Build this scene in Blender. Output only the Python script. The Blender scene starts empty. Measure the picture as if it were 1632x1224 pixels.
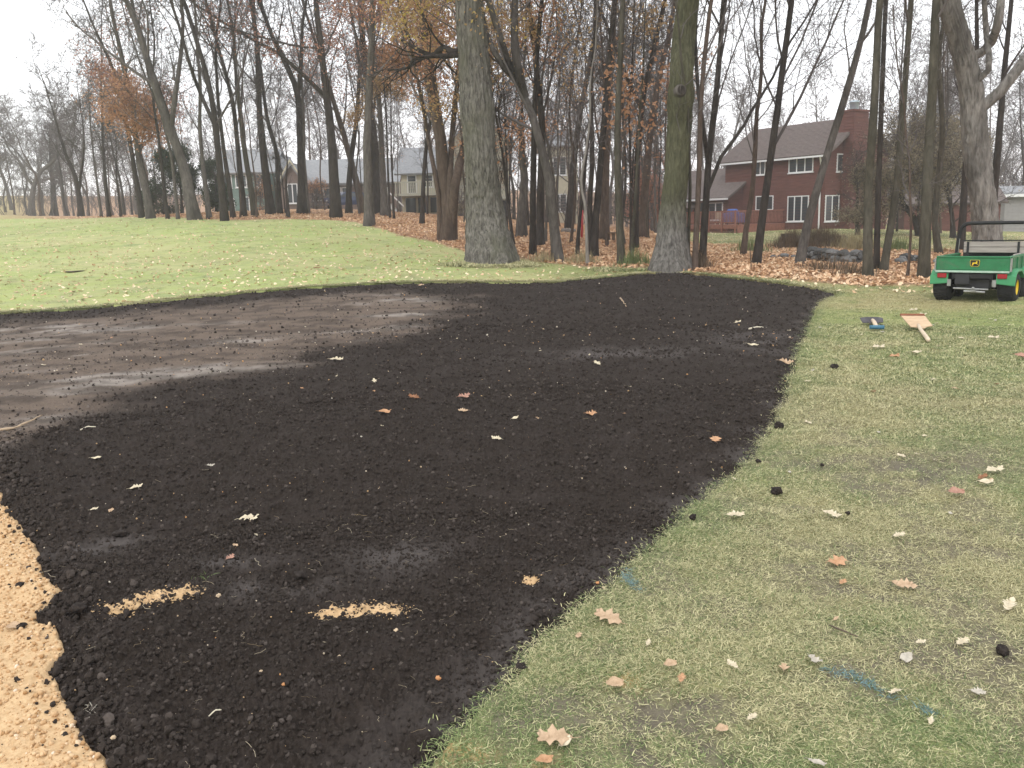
import bpy, math, random
import numpy as np
from mathutils import Matrix, Vector

# ------------------------------------------------------------------ camera, sky, sun, exposure
scene = bpy.context.scene
COL = scene.collection
EYE = 1.65
PITCH = math.radians(10.6)
ROLL = math.radians(-1.5)
F = 1400.0                      # focal length in pixels of the 1632 wide frame
cam_d = bpy.data.cameras.new("camera")
cam = bpy.data.objects.new("camera", cam_d)
COL.objects.link(cam)
cam_d.sensor_width = 36.0
cam_d.lens = 36.0 * F / 1632.0
cam_d.clip_start = 0.05
cam_d.clip_end = 2000.0
CAM_M = Matrix.Translation((0, 0, EYE)) @ Matrix.Rotation(math.pi / 2 - PITCH, 4, 'X') @ Matrix.Rotation(ROLL, 4, 'Z')
cam.matrix_world = CAM_M
scene.camera = cam

SUN_EL, SUN_AZ = math.radians(38), math.radians(205)
world = bpy.data.worlds.new("World")
scene.world = world
world.use_nodes = True
wn, wl = world.node_tree.nodes, world.node_tree.links
wn.clear()
sky = wn.new("ShaderNodeTexSky"); sky.sky_type = 'NISHITA'; sky.sun_disc = False
sky.sun_elevation = SUN_EL; sky.sun_rotation = SUN_AZ
sky.air_density = 1.0; sky.dust_density = 3.0
hsv = wn.new("ShaderNodeHueSaturation"); hsv.inputs['Saturation'].default_value = 0.12
cloud = wn.new("ShaderNodeMixRGB"); cloud.blend_type = 'MIX'; cloud.inputs[0].default_value = 0.80
cloud.inputs[2].default_value = (10.4, 10.6, 11.0, 1)       # the even white of the overcast
bg = wn.new("ShaderNodeBackground"); bg.inputs['Strength'].default_value = 0.13
wo = wn.new("ShaderNodeOutputWorld")
wl.new(sky.outputs[0], hsv.inputs['Color']); wl.new(hsv.outputs[0], cloud.inputs[1])
wl.new(cloud.outputs[0], bg.inputs['Color']); wl.new(bg.outputs[0], wo.inputs['Surface'])

sun_d = bpy.data.lights.new("sun", 'SUN'); sun_d.energy = 0.9; sun_d.angle = math.radians(25)
sun_d.color = (1.0, 0.97, 0.92)
sun = bpy.data.objects.new("sun", sun_d); COL.objects.link(sun)
# sun_rotation turns clockwise from +Y, seen from above
sdir = Vector((math.sin(SUN_AZ) * math.cos(SUN_EL), math.cos(SUN_AZ) * math.cos(SUN_EL), math.sin(SUN_EL)))
sun.rotation_euler = sdir.to_track_quat('Z', 'Y').to_euler()
sun.location = (0, -10, 40)

vs = scene.view_settings
vs.view_transform = 'Standard'; vs.look = 'None'; vs.gamma = 1.0; vs.use_curve_mapping = False
vs.exposure = 0.44
scene.cycles.max_bounces = 6
scene.cycles.diffuse_bounces = 3
scene.cycles.glossy_bounces = 2
scene.cycles.volume_bounces = 3
scene.cycles.transparent_max_bounces = 6

RS = np.random.RandomState(7)
random.seed(7)

# ------------------------------------------------------------------ helpers: rays, noise, meshes, names
_R = np.array(CAM_M.to_3x3())


def ray(px, py):
    px = np.asarray(px, float); py = np.asarray(py, float)
    d = np.stack([(px - 816.0) / F, (612.0 - py) / F, -np.ones_like(px)], -1)
    return d @ _R.T


def at_depth(px, py, y):
    """the point on a sight line whose forward distance is y metres"""
    d = ray(px, py)
    t = np.asarray(y, float) / d[..., 1]
    return d * t[..., None] + np.array([0, 0, EYE])


def project(P):
    q = (np.asarray(P, float) - np.array([0, 0, EYE])) @ _R
    return 816 + F * q[..., 0] / -q[..., 2], 612 - F * q[..., 1] / -q[..., 2]


_T = np.random.RandomState(3).rand(8, 256, 256)


def vnoise(x, y, s=0):
    x = np.asarray(x, float); y = np.asarray(y, float)
    ix = np.floor(x).astype(int); iy = np.floor(y).astype(int)
    fx = x - ix; fy = y - iy
    fx = fx * fx * (3 - 2 * fx); fy = fy * fy * (3 - 2 * fy)
    T = _T[s % 8]
    a = T[ix & 255, iy & 255]; b = T[(ix + 1) & 255, iy & 255]
    c = T[ix & 255, (iy + 1) & 255]; d = T[(ix + 1) & 255, (iy + 1) & 255]
    return (a * (1 - fx) + b * fx) * (1 - fy) + (c * (1 - fx) + d * fx) * fy


def fbm(x, y, octv=4, s=0, gain=.5):
    v = 0; a = 1.0; t = 0.0
    for k in range(octv):
        v = v + a * vnoise(x * 2 ** k + 17.3 * k, y * 2 ** k - 9.1 * k, s + k); t += a; a *= gain
    return v / t


def sstep(a, b, x):
    t = np.clip((np.asarray(x, float) - a) / (b - a), 0, 1)
    return t * t * (3 - 2 * t)


def mesh_arrays(name, verts, faces, mats=(), smooth=True, midx=None):
    """faces: a list of integer arrays (n,3) or (n,4)"""
    me = bpy.data.meshes.new(name)
    verts = np.asarray(verts, np.float32).reshape(-1, 3)
    faces = [np.asarray(f, np.int32) for f in faces if len(f)]
    me.vertices.add(len(verts)); me.vertices.foreach_set('co', verts.ravel())
    nl = sum(f.size for f in faces); nf = sum(len(f) for f in faces)
    me.loops.add(nl); me.polygons.add(nf)
    me.loops.foreach_set('vertex_index', np.concatenate([f.ravel() for f in faces]))
    tot = np.concatenate([np.full(len(f), f.shape[1], np.int32) for f in faces])
    st = np.concatenate([[0], np.cumsum(tot)[:-1]]).astype(np.int32)
    me.polygons.foreach_set('loop_start', st); me.polygons.foreach_set('loop_total', tot)
    if midx is not None:
        me.polygons.foreach_set('material_index', np.asarray(midx, np.int32))
    me.polygons.foreach_set('use_smooth', np.full(nf, bool(smooth)))
    me.update(calc_edges=True)
    me.validate()
    for m in mats:
        me.materials.append(m)
    return me


def attr(me, name, vals, dom='POINT'):
    a = me.attributes.new(name, 'FLOAT', dom)
    a.data.foreach_set('value', np.asarray(vals, np.float32).ravel())


def vattr(me, name, vals, dom='POINT'):
    a = me.attributes.new(name, 'FLOAT_VECTOR', dom)
    a.data.foreach_set('vector', np.asarray(vals, np.float32).ravel())


def link(name, data, parent=None, loc=None, rotz=None):
    o = bpy.data.objects.new(name, data)
    COL.objects.link(o)
    if parent is not None:
        o.parent = parent
    if loc is not None:
        o.location = loc
    if rotz is not None:
        o.rotation_euler = (0, 0, rotz)
    return o


def tag(o, label=None, cat=None, group=None, kind=None):
    if label: o['label'] = label
    if cat: o['category'] = cat
    if group: o['group'] = group
    if kind: o['kind'] = kind
    return o


def thing(name, label, cat, loc=(0, 0, 0), rotz=0.0, group=None):
    return tag(link(name, None, None, loc, rotz), label, cat, group)


class MB:
    """collects simple solids, then links them as one mesh object"""
    def __init__(self):
        self.v = []; self.f3 = []; self.f4 = []; self.n = 0

    def add(self, v, f3=(), f4=()):
        v = np.asarray(v, float).reshape(-1, 3)
        for f in f3: self.f3.append([i + self.n for i in f])
        for f in f4: self.f4.append([i + self.n for i in f])
        self.v.append(v); self.n += len(v)
        return self

    def hexa(self, p):           # 8 points, bottom ring then top ring
        return self.add(p, (), [(3, 2, 1, 0), (4, 5, 6, 7), (0, 1, 5, 4), (1, 2, 6, 5), (2, 3, 7, 6), (3, 0, 4, 7)])

    def box(self, a, b):
        (x0, y0, z0), (x1, y1, z1) = a, b
        return self.hexa([(x0, y0, z0), (x1, y0, z0), (x1, y1, z0), (x0, y1, z0), (x0, y0, z1), (x1, y0, z1), (x1, y1, z1), (x0, y1, z1)])

    def prism(self, poly, axis_vec):
        """a convex planar polygon swept along a vector"""
        p = np.asarray(poly, float); q = p + np.asarray(axis_vec, float); n = len(p)
        self.add(np.vstack([p, q]))
        b = self.n - 2 * n
        for i in range(n):
            j = (i + 1) % n
            self.f4.append([b + i, b + j, b + n + j, b + n + i])
        for i in range(1, n - 1):
            self.f3.append([b, b + i + 1, b + i]); self.f3.append([b + n, b + n + i, b + n + i + 1])
        return self

    def tube(self, pts, rad, sides=6, cap=True):
        v, f = tube_arrays(np.asarray(pts, float)[None], np.broadcast_to(np.asarray(rad, float), (len(pts),))[None], sides)
        b = self.n
        self.add(v, (), f.tolist())
        if cap:
            n = len(pts)
            for i in range(1, sides - 1):
                self.f3.append([b, b + i + 1, b + i])
                e = b + (n - 1) * sides
                self.f3.append([e, e + i, e + i + 1])
        return self

    def lathe(self, prof, center, axis, sides=24):
        """prof: (radius, offset along the axis) pairs"""
        ax = Vector(axis).normalized()
        u = ax.orthogonal().normalized(); w = ax.cross(u)
        u, w, ax, c = (np.array(q) for q in (u, w, ax, center))
        a = np.arange(sides) / sides * 2 * np.pi
        v = np.concatenate([c + ax * h + r * (np.cos(a)[:, None] * u + np.sin(a)[:, None] * w) for r, h in prof])
        f = []
        for k in range(len(prof) - 1):
            for i in range(sides):
                j = (i + 1) % sides
                f.append((k * sides + i, k * sides + j, (k + 1) * sides + j, (k + 1) * sides + i))
        return self.add(v, (), f)

    def build(self, name, mat, parent=None, smooth=False, label=None, bevel=0):
        me = mesh_arrays(name, np.concatenate(self.v), [self.f3, self.f4], [mat], smooth)
        if bevel:
            import bmesh
            bm = bmesh.new(); bm.from_mesh(me)
            bmesh.ops.recalc_face_normals(bm, faces=bm.faces)
            bmesh.ops.bevel(bm, geom=[e for e in bm.edges if len(e.link_faces) == 2 and e.calc_face_angle(0) > .5], offset=bevel, segments=1, affect='EDGES')
            bm.to_mesh(me); bm.free()
        o = link(name, me, parent)
        if label: o['label'] = label
        return o


def tube_arrays(P, R, sides):
    """P (B,N,3) centre lines, R (B,N) radii -> vertices and quads of open tubes"""
    B, N, _ = P.shape
    T = np.gradient(P, axis=1)
    T /= np.linalg.norm(T, axis=2, keepdims=True) + 1e-9
    m = np.abs(T.mean(1)); ref = np.zeros((B, 3)); ref[np.arange(B), m.argmin(1)] = 1
    U = np.cross(T, ref[:, None]); U /= np.linalg.norm(U, axis=2, keepdims=True) + 1e-9
    V = np.cross(T, U)
    a = np.arange(sides) / sides * 2 * np.pi
    ring = P[:, :, None] + R[:, :, None, None] * (np.cos(a)[:, None] * U[:, :, None] + np.sin(a)[:, None] * V[:, :, None])
    idx = np.arange(B * N * sides).reshape(B, N, sides)
    nx = np.roll(idx, -1, axis=2)
    q = np.stack([idx[:, :-1], nx[:, :-1], nx[:, 1:], idx[:, 1:]], -1).reshape(-1, 4)
    return ring.reshape(-1, 3), q


# ------------------------------------------------------------------ materials
def new_mat(name, rough=.8, spec=.3):
    m = bpy.data.materials.new(name); m.use_nodes = True
    nt = m.node_tree; b = nt.nodes['Principled BSDF']
    b.inputs['Roughness'].default_value = rough
    b.inputs['Specular IOR Level'].default_value = spec
    return m, nt, b


def N(nt, typ, **kw):
    n = nt.nodes.new(typ)
    for k, v in kw.items():
        if k.startswith('i_'):
            n.inputs[k[2:].replace('_', ' ')].default_value = v
        else:
            setattr(n, k, v)
    return n


def mixc(nt, fac, a, b, blend='MIX'):
    n = nt.nodes.new('ShaderNodeMixRGB'); n.blend_type = blend
    for i, x in ((0, fac), (1, a), (2, b)):
        if hasattr(x, 'is_linked') or isinstance(x, bpy.types.NodeSocket):
            nt.links.new(x, n.inputs[i])
        else:
            n.inputs[i].default_value = x if i == 0 else (*x, 1)
    return n.outputs[0]


def ramp(nt, src, p0, p1):
    n = nt.nodes.new('ShaderNodeMapRange'); n.clamp = True
    n.inputs[1].default_value = p0; n.inputs[2].default_value = p1
    nt.links.new(src, n.inputs[0])
    return n.outputs[0]


def noise(nt, scale, detail=4, rough=.6, vec=None, dist=0):
    n = nt.nodes.new('ShaderNodeTexNoise')
    n.inputs['Scale'].default_value = scale; n.inputs['Detail'].default_value = detail
    n.inputs['Roughness'].default_value = rough; n.inputs['Distortion'].default_value = dist
    if vec is not None: nt.links.new(vec, n.inputs['Vector'])
    return n.outputs[0]


def coords(nt, scale=(1, 1, 1), which='Object'):
    tc = nt.nodes.new('ShaderNodeTexCoord'); mp = nt.nodes.new('ShaderNodeMapping')
    mp.inputs['Scale'].default_value = scale
    nt.links.new(tc.outputs[which], mp.inputs[0])
    return mp.outputs[0]


def attrn(nt, name, typ='GEOMETRY'):
    n = nt.nodes.new('ShaderNodeAttribute'); n.attribute_name = name; n.attribute_type = typ
    return n.outputs['Fac']


def bump(nt, b, h, strength=.5, dist=.02):
    n = nt.nodes.new('ShaderNodeBump'); n.inputs['Strength'].default_value = strength; n.inputs['Distance'].default_value = dist
    nt.links.new(h, n.inputs['Height']); nt.links.new(n.outputs[0], b.inputs['Normal'])


def plain(name, col, rough=.7, var=.25, scale=6, spec=.3, metal=0, bmp=0, stretch=(1, 1, 1)):
    """a paint, metal or cloth of one colour with grain and wear"""
    m, nt, b = new_mat(name, rough, spec)
    v = coords(nt, stretch)
    n = noise(nt, scale, 5, .65, v)
    dark = tuple(c * (1 - var) for c in col); light = tuple(min(1, c * (1 + var)) for c in col)
    c = mixc(nt, ramp(nt, n, .3, .7), dark, light)
    nt.links.new(c, b.inputs['Base Color'])
    b.inputs['Metallic'].default_value = metal
    if bmp: bump(nt, b, n, bmp, .01)
    return m
# ------------------------------------------------------------------ the lie of the land
# measured points: pixel column and row of a spot on the ground, and its forward distance in metres
_CP = [(0, 497, 18), (250, 478, 18.5), (500, 456, 20), (700, 448, 21), (880, 447, 21), (1060, 433, 22.5), (1270, 453, 19.5),
       (1335, 468, 17.8), (1560, 482, 15.3), (783, 419, 26), (714, 385, 36), (588, 360, 43), (536, 349, 50), (431, 343, 56),
       (350, 350, 48), (310, 350, 48), (225, 347, 56), (128, 345, 85), (50, 345, 90), (0, 344, 72), (0, 324, 150), (100, 336, 150),
       (890, 418, 27), (991, 424, 25), (945, 411, 29), (1009, 396, 34), (963, 383, 39), (904, 366, 46), (1118, 424, 24),
       (1202, 424, 24), (1272, 420, 26), (1390, 442, 21), (1473, 444, 20.5), (1325, 416, 28), (1290, 382, 45), (1311, 365, 62),
       (1150, 376, 58), (1500, 394, 36), (1600, 386, 45), (700, 342, 75), (560, 334, 76), (380, 337, 74), (480, 333, 80),
       (1311, 352, 110), (900, 345, 110), (1600, 352, 110), (0, 420, 30), (300, 410, 30), (550, 400, 31), (0, 372, 48), (1632, 470, 16),
       (200, 300, 230), (700, 300, 230), (1300, 318, 230)]
_pts = np.array([at_depth(a, b, c) for a, b, c in _CP])
_near = [(math.sin(a) * d, math.cos(a) * d, 0) for a in (-.8, -.55, -.3, 0, .3, .55, .8) for d in (1.5, 3, 5, 8, 11.5)]
_pts = np.vstack([_pts, _near])


def _lp(x, y):
    az = np.clip(np.arctan2(x, y), -.8, .8)
    return np.stack([az * 2.2, np.log(np.clip(np.hypot(x, y), 1.5, 300.))], -1)


_C = _lp(_pts[:, 0], _pts[:, 1])


def _phi(r2):
    return .5 * r2 * np.log(r2 + 1e-9)


_A = _phi(((_C[:, None] - _C[None]) ** 2).sum(-1)) + np.eye(len(_C)) * 2e-3
_P = np.hstack([np.ones((len(_C), 1)), _C])
_M = np.block([[_A, _P], [_P.T, np.zeros((3, 3))]])
_W = np.linalg.solve(_M, np.concatenate([_pts[:, 2], np.zeros(3)]))


def height(x, y):
    x = np.asarray(x, float); y = np.asarray(y, float)
    sh = x.shape; x = x.ravel(); y = y.ravel()
    q = _lp(x, y); out = np.empty(len(q))
    for s in range(0, len(q), 20000):
        k = q[s:s + 20000]
        out[s:s + 20000] = _phi(((k[:, None] - _C[None]) ** 2).sum(-1)) @ _W[:-3] + _W[-3] + k @ _W[-2:]
    az = np.abs(np.arctan2(x, y)); d = np.hypot(x, y)
    out = out * (1 - sstep(1.0, 1.8, az)) * sstep(9, 14, d)
    return np.clip(out, -1.0, 9.0).reshape(sh)


def ground_at(px, py):
    """where a sight line meets the ground (vectorised)"""
    d = ray(px, py); d = d / np.hypot(d[..., 0], d[..., 1])[..., None]
    ts = np.exp(np.linspace(math.log(1.5), math.log(300), 600))
    p = np.atleast_2d(d)
    out = np.empty_like(p)
    for i, v in enumerate(p):
        z = EYE + v[2] * ts - height(v[0] * ts, v[1] * ts)
        k = np.argmax(z < 0) if (z < 0).any() else len(ts) - 1
        if k > 0:
            t = ts[k - 1] + (ts[k] - ts[k - 1]) * z[k - 1] / (z[k - 1] - z[k] + 1e-12)
        else:
            t = ts[0]
        out[i] = (v[0] * t, v[1] * t, height(v[0] * t, v[1] * t))
    return out.reshape(d.shape)


def inside(poly, x, y):
    poly = np.asarray(poly)[:, :2]
    r = np.zeros(np.shape(x), bool)
    j = len(poly) - 1
    for i in range(len(poly)):
        xi, yi = poly[i]; xj, yj = poly[j]
        c = ((yi > y) != (yj > y)) & (x < (xj - xi) * (y - yi) / (yj - yi + 1e-12) + xi)
        r ^= c
        j = i
    return r


def edge_dist(poly, x, y, closed=True):
    poly = np.asarray(poly)[:, :2]
    best = np.full(np.shape(x), 1e9)
    n = len(poly)
    for i in range(n if closed else n - 1):
        a = poly[i]; b = poly[(i + 1) % n]
        ab = b - a; L = (ab ** 2).sum() + 1e-12
        t = np.clip(((x - a[0]) * ab[0] + (y - a[1]) * ab[1]) / L, 0, 1)
        best = np.minimum(best, np.hypot(x - a[0] - t * ab[0], y - a[1] - t * ab[1]))
    return best


def world_line(pix):
    a = np.array(pix, float)
    return ground_at(a[:, 0], a[:, 1])


def refine(P, step, wob, s=0):
    """resample a line and roughen it a little, as a spade leaves it"""
    P = np.asarray(P)[:, :2]
    out = []
    for a, b in zip(P[:-1], P[1:]):
        n = max(1, int(np.hypot(*(b - a)) / step))
        for k in range(n):
            out.append(a + (b - a) * k / n)
    out.append(P[-1]); out = np.array(out)
    d = np.hypot(out[:, 0], out[:, 1])
    w = wob * np.clip(d / 4, .5, 2)
    out[:, 0] += (fbm(out[:, 0] * 6, out[:, 1] * 6, 3, s) - .5) * 2 * w
    out[:, 1] += (fbm(out[:, 0] * 6 + 40, out[:, 1] * 6, 3, s + 2) - .5) * 2 * w
    return out


_far_edge = [(-260, 512), (0, 498), (130, 490), (250, 479), (380, 466), (500, 456), (620, 450), (700, 448), (800, 449), (880, 448), (940, 443),
             (1000, 437), (1060, 433), (1110, 435), (1150, 440), (1210, 446), (1270, 453), (1310, 460), (1335, 467)]
_right_edge = [(1335, 467), (1322, 474), (1306, 480), (1297, 500), (1280, 545), (1265, 590), (1253, 632), (1240, 670), (1215, 708), (1188, 740), (1140, 780),
               (1092, 822), (1050, 860), (1010, 897), (975, 930), (938, 962), (890, 1005), (842, 1030), (838, 1062), (800, 1096), (745, 1145), (680, 1224), (600, 1320)]
_sand_edge = [(185, 1320), (178, 1224), (165, 1188), (128, 1150), (112, 1110), (92, 1070), (80, 1050), (96, 1018), (92, 985), (62, 968), (90, 935), (95, 920), (68, 905),
              (58, 880), (62, 865), (38, 845), (28, 825), (14, 800), (0, 770), (-40, 735), (-150, 690), (-330, 640)]
FAR = refine(world_line(_far_edge), .25, .03, 0)
RIGHT = refine(world_line(_right_edge), .07, .028, 1)
SANDL = refine(world_line(_sand_edge), .05, .035, 2)
BED = np.vstack([FAR, RIGHT[1:], SANDL])
_wide_left = world_line([(-700, 560), (-700, 700)])[:, :2]
BED = np.vstack([BED, _wide_left[1:], _wide_left[:1]])
SAND = np.vstack([SANDL, world_line([(-700, 700)])[:, :2], [(-4.5, 2.6), (-4.5, 0.6), (-.7, 0.6)]])
HOLE = np.vstack([FAR, RIGHT[1:], [(-.2, 0.6), (-4.5, 0.6), (-4.5, 2.6)], _wide_left[::-1]])   # where no turf grows

# where leaf litter begins and ends, as distance by direction
_lf = world_line([(-200, 347), (150, 347), (340, 350), (470, 350), (560, 353), (620, 370), (690, 386), (745, 402), (830, 414), (900, 421), (1035, 431), (1100, 435),
                  (1160, 439), (1250, 443), (1300, 447), (1380, 456), (1480, 456), (1640, 455), (1800, 455)])
_lb = world_line([(1090, 385), (1120, 390), (1180, 392), (1240, 390), (1330, 392), (1420, 398), (1500, 402), (1632, 400), (1800, 400)])
LF_A, LF_D = np.arctan2(_lf[:, 0], _lf[:, 1]), np.hypot(_lf[:, 0], _lf[:, 1])
LB_A, LB_D = np.arctan2(_lb[:, 0], _lb[:, 1]), np.hypot(_lb[:, 0], _lb[:, 1])


def litter_mask(x, y):
    az = np.arctan2(x, y); d = np.hypot(x, y)
    w = (fbm(x * .5, y * .5, 3, 4) - .5) * 2.4
    front = np.interp(az, LF_A, LF_D)
    m = sstep(-.8, .9, d - front + w)
    back = np.interp(az, LB_A, LB_D)
    right = sstep(LB_A[0] - .004, LB_A[0] + .01, az)
    house = sstep(-3, 4, d - back + w * 2) * (1 - sstep(95, 115, d)) * right
    m = m * (1 - house * .93)
    m = m * (1 - (1 - sstep(-.60, -.40, az)) * .85 * sstep(60, 75, d))
    return m


def bare_mask(x, y):
    """trodden, muddy patches in the right-hand lawn"""
    n = fbm(x * 1.5 + 5, y * 1.5 + 3, 4, 5)
    zone = np.zeros_like(x)
    for px, py, rx, ry in [(1080, 1190, .55, .26), (1340, 1010, .3, .1), (1240, 1080, .3, .16), (1370, 925, .5, .3), (1520, 810, .5, .5), (1500, 760, .4, .8),
                           (1340, 905, .5, .2), (1130, 1120, .5, .18), (1570, 1040, .3, .2), (1380, 950, .3, .2), (1180, 960, .25, .12), (1010, 1150, .3, .1)]:
        c = _g[(px, py)]
        zone = np.maximum(zone, np.exp(-((x - c[0]) / rx) ** 2 - ((y - c[1]) / ry) ** 2))
    hf = sstep(.30, .62, fbm(x * 14, y * 14, 3, 7))
    return np.clip(sstep(.36, .58, n) * zone * 1.1 + sstep(.62, .78, n) * .35, 0, 1) * (.25 + .75 * hf)


_bp = [(1080, 1190), (1340, 1010), (1240, 1080), (1370, 925), (1520, 810), (1500, 760), (1340, 905), (1130, 1120), (1570, 1040), (1380, 950), (1180, 960), (1010, 1150)]
_g = dict(zip(_bp, world_line(_bp)))


def straw_mask(x, y):
    """0 green .. 1 bleached"""
    n = fbm(x * .55, y * .55, 4, 6); n2 = fbm(x * 3, y * 3, 3, 1)
    right = sstep(-1, 3, x)
    s = sstep(.40, .66, n * .7 + n2 * .3)
    s = s * (.50 + .35 * right) + .22 * right
    d = np.hypot(x, y); az = np.arctan2(x, y)
    edge = np.exp(-(edge_dist(RIGHT, x, y, False) / .35) ** 2) if x.size < 400000 else 0
    return np.clip(s * (1 - .28 * edge) * (1 - .75 * sstep(11.5, 14.5, d) * (1 - sstep(15.5, 17, d)) * right), 0, 1)


def thin_mask(x, y):
    a = sstep(.50, .66, fbm(x * 3.2, y * 3.2, 4, 7)); b = sstep(.55, .7, fbm(x * .9 + 9, y * .9, 3, 0))
    return np.clip(a * .8 + b * .6, 0, 1) * (1 - sstep(5.5, 10, np.hypot(x, y)))


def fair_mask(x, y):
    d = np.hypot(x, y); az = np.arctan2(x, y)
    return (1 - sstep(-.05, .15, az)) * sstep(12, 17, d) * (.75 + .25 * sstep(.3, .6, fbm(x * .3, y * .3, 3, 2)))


# ------------------------------------------------------------------ ground sheet (to the horizon)
def turf_z(x, y, z0=None, bare=None):
    d = np.hypot(x, y)
    z0 = height(x, y) if z0 is None else z0
    bare = bare_mask(x, y) * (d < 30) if bare is None else bare
    return z0 + (fbm(x * 1.3, y * 1.3, 3, 2) - .5) * .03 + (fbm(x * 9, y * 9, 2, 3) - .5) * .012 * (1 - sstep(14, 20, d)) - bare * .012


def polar(azs, ds):
    A, D = np.meshgrid(azs, ds)
    x = np.sin(A) * D; y = np.cos(A) * D
    idx = np.arange(A.size).reshape(A.shape)
    q = np.stack([idx[:-1, :-1], idx[:-1, 1:], idx[1:, 1:], idx[1:, :-1]], -1).reshape(-1, 4)
    return x.ravel(), y.ravel(), q, idx


azs = np.concatenate([np.linspace(-math.pi, -.86, 40)[:-1], np.linspace(-.86, .86, 500), np.linspace(.86, math.pi, 40)[1:]])
ds = np.concatenate([[.05, .4, .9, 1.3], np.exp(np.arange(math.log(1.6), math.log(24), .0145)), np.exp(np.linspace(math.log(24.4), math.log(60), 40)),
                     np.exp(np.linspace(math.log(63), math.log(900), 50))])
gx, gy, gq, _ = polar(azs, ds)
gz = height(gx, gy)
gd = np.hypot(gx, gy)
near = gd < 45
hole = np.zeros(len(gx), bool); hole[near] = inside(HOLE, gx[near], gy[near])
bare = bare_mask(gx, gy) * (gd < 30)
gz = turf_z(gx, gy, gz, bare)
lit = litter_mask(gx, gy)
gz[hole] -= .16
gz += lit * (fbm(gx * 2.2, gy * 2.2, 3, 6) - .4) * .10 * (gd < 80)


# ---- materials of the ground
m_ground, nt, b = new_mat('turf_and_leaf_floor', .9, .15)
v = coords(nt)
n1 = noise(nt, 2.0, 6, .7, v); n2 = noise(nt, 38, 4, .7, v); n3 = noise(nt, 0.22, 4, .6, v); n4 = noise(nt, 130, 3, .7, v)
green = mixc(nt, ramp(nt, n2, .32, .68), (.135, .175, .052), (.255, .31, .11))
green = mixc(nt, ramp(nt, n1, .35, .7), green, (.30, .325, .125))
straw = mixc(nt, ramp(nt, n2, .3, .7), (.235, .205, .088), (.44, .385, .20))
sm = nt.nodes.new('ShaderNodeMath'); sm.operation = 'ADD'; sm.use_clamp = True
nt.links.new(attrn(nt, 'straw'), sm.inputs[0])
sh = nt.nodes.new('ShaderNodeMath'); sh.operation = 'MULTIPLY_ADD'; nt.links.new(n4, sh.inputs[0]); sh.inputs[1].default_value = .9; sh.inputs[2].default_value = -.45
nt.links.new(sh.outputs[0], sm.inputs[1])
c = mixc(nt, sm.outputs[0], green, straw)
mud = mixc(nt, n2, (.095, .080, .058), (.19, .165, .125))
n5 = noise(nt, 7, 5, .75, v); n6 = noise(nt, 75, 3, .7, v)
nearm = attrn(nt, 'near')
gap = nt.nodes.new('ShaderNodeMath'); gap.operation = 'MULTIPLY'; nt.links.new(ramp(nt, n6, .42, .62), gap.inputs[0]); nt.links.new(nearm, gap.inputs[1])
c = mixc(nt, gap.outputs[0], c, (.145, .132, .082))
sp5 = nt.nodes.new('ShaderNodeMath'); sp5.operation = 'MULTIPLY'; nt.links.new(attrn(nt, 'thin'), sp5.inputs[0]); nt.links.new(nearm, sp5.inputs[1])
c = mixc(nt, sp5.outputs[0], c, mud)
fair = mixc(nt, ramp(nt, n2, .3, .7), (.275, .355, .10), (.43, .48, .175)); fair = mixc(nt, ramp(nt, n1, .4, .7), fair, (.42, .42, .22)); fair = mixc(nt, ramp(nt, n3, .45, .68), fair, (.46, .43, .22)); fair = mixc(nt, ramp(nt, noise(nt, .9, 4, .7, v), .52, .72), fair, (.23, .29, .12))  # paler than the other turf: lens veil is put into the fairway colour
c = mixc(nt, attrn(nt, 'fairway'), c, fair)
c = mixc(nt, attrn(nt, 'bare'), c, mud)
c = mixc(nt, attrn(nt, 'ochre'), c, (.50, .33, .14))
v1 = nt.nodes.new('ShaderNodeTexVoronoi'); v1.inputs['Scale'].default_value = 9; nt.links.new(v, v1.inputs['Vector'])
lv = nt.nodes.new('ShaderNodeSeparateColor'); nt.links.new(v1.outputs['Color'], lv.inputs[0])
leafc = mixc(nt, lv.outputs[0], (.24, .13, .078), (.52, .335, .21))
leafc = mixc(nt, ramp(nt, n1, .45, .62), leafc, (.34, .21, .13))
lm = nt.nodes.new('ShaderNodeMath'); lm.operation = 'MULTIPLY_ADD'; lm.use_clamp = True
nt.links.new(attrn(nt, 'litter'), lm.inputs[0]); lm.inputs[1].default_value = 1.35
sh2 = nt.nodes.new('ShaderNodeMath'); sh2.operation = 'MULTIPLY_ADD'; nt.links.new(n1, sh2.inputs[0]); sh2.inputs[1].default_value = .7; sh2.inputs[2].default_value = -.47
nt.links.new(sh2.outputs[0], lm.inputs[2])
c = mixc(nt, lm.outputs[0], c, leafc)
nt.links.new(c, b.inputs['Base Color'])
bump(nt, b, n2, .7, .03)
me = mesh_arrays('ground', np.stack([gx, gy, gz], 1), [gq], [m_ground])
attr(me, 'litter', lit); attr(me, 'bare', bare * (1 - lit)); attr(me, 'straw', straw_mask(gx, gy))
attr(me, 'thin', thin_mask(gx, gy))
_och = world_line([(730, 1196), (765, 1202), (865, 1218), (705, 1170), (1000, 1085)])
ochre = np.zeros(len(gx))
for (cx, cy, _), rr in zip(_och, (.07, .05, .07, .04, .06)):
    ochre = np.maximum(ochre, np.exp(-((gx - cx) / rr) ** 2 - ((gy - cy) / rr) ** 2))
attr(me, 'ochre', ochre * sstep(.35, .6, fbm(gx * 18, gy * 18, 3, 1)))
attr(me, 'near', sstep(-1.2, -.3, gx) * (1 - sstep(7, 13, gd)) * .8)
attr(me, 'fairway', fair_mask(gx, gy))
tag(link('ground', me), kind='structure')

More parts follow.
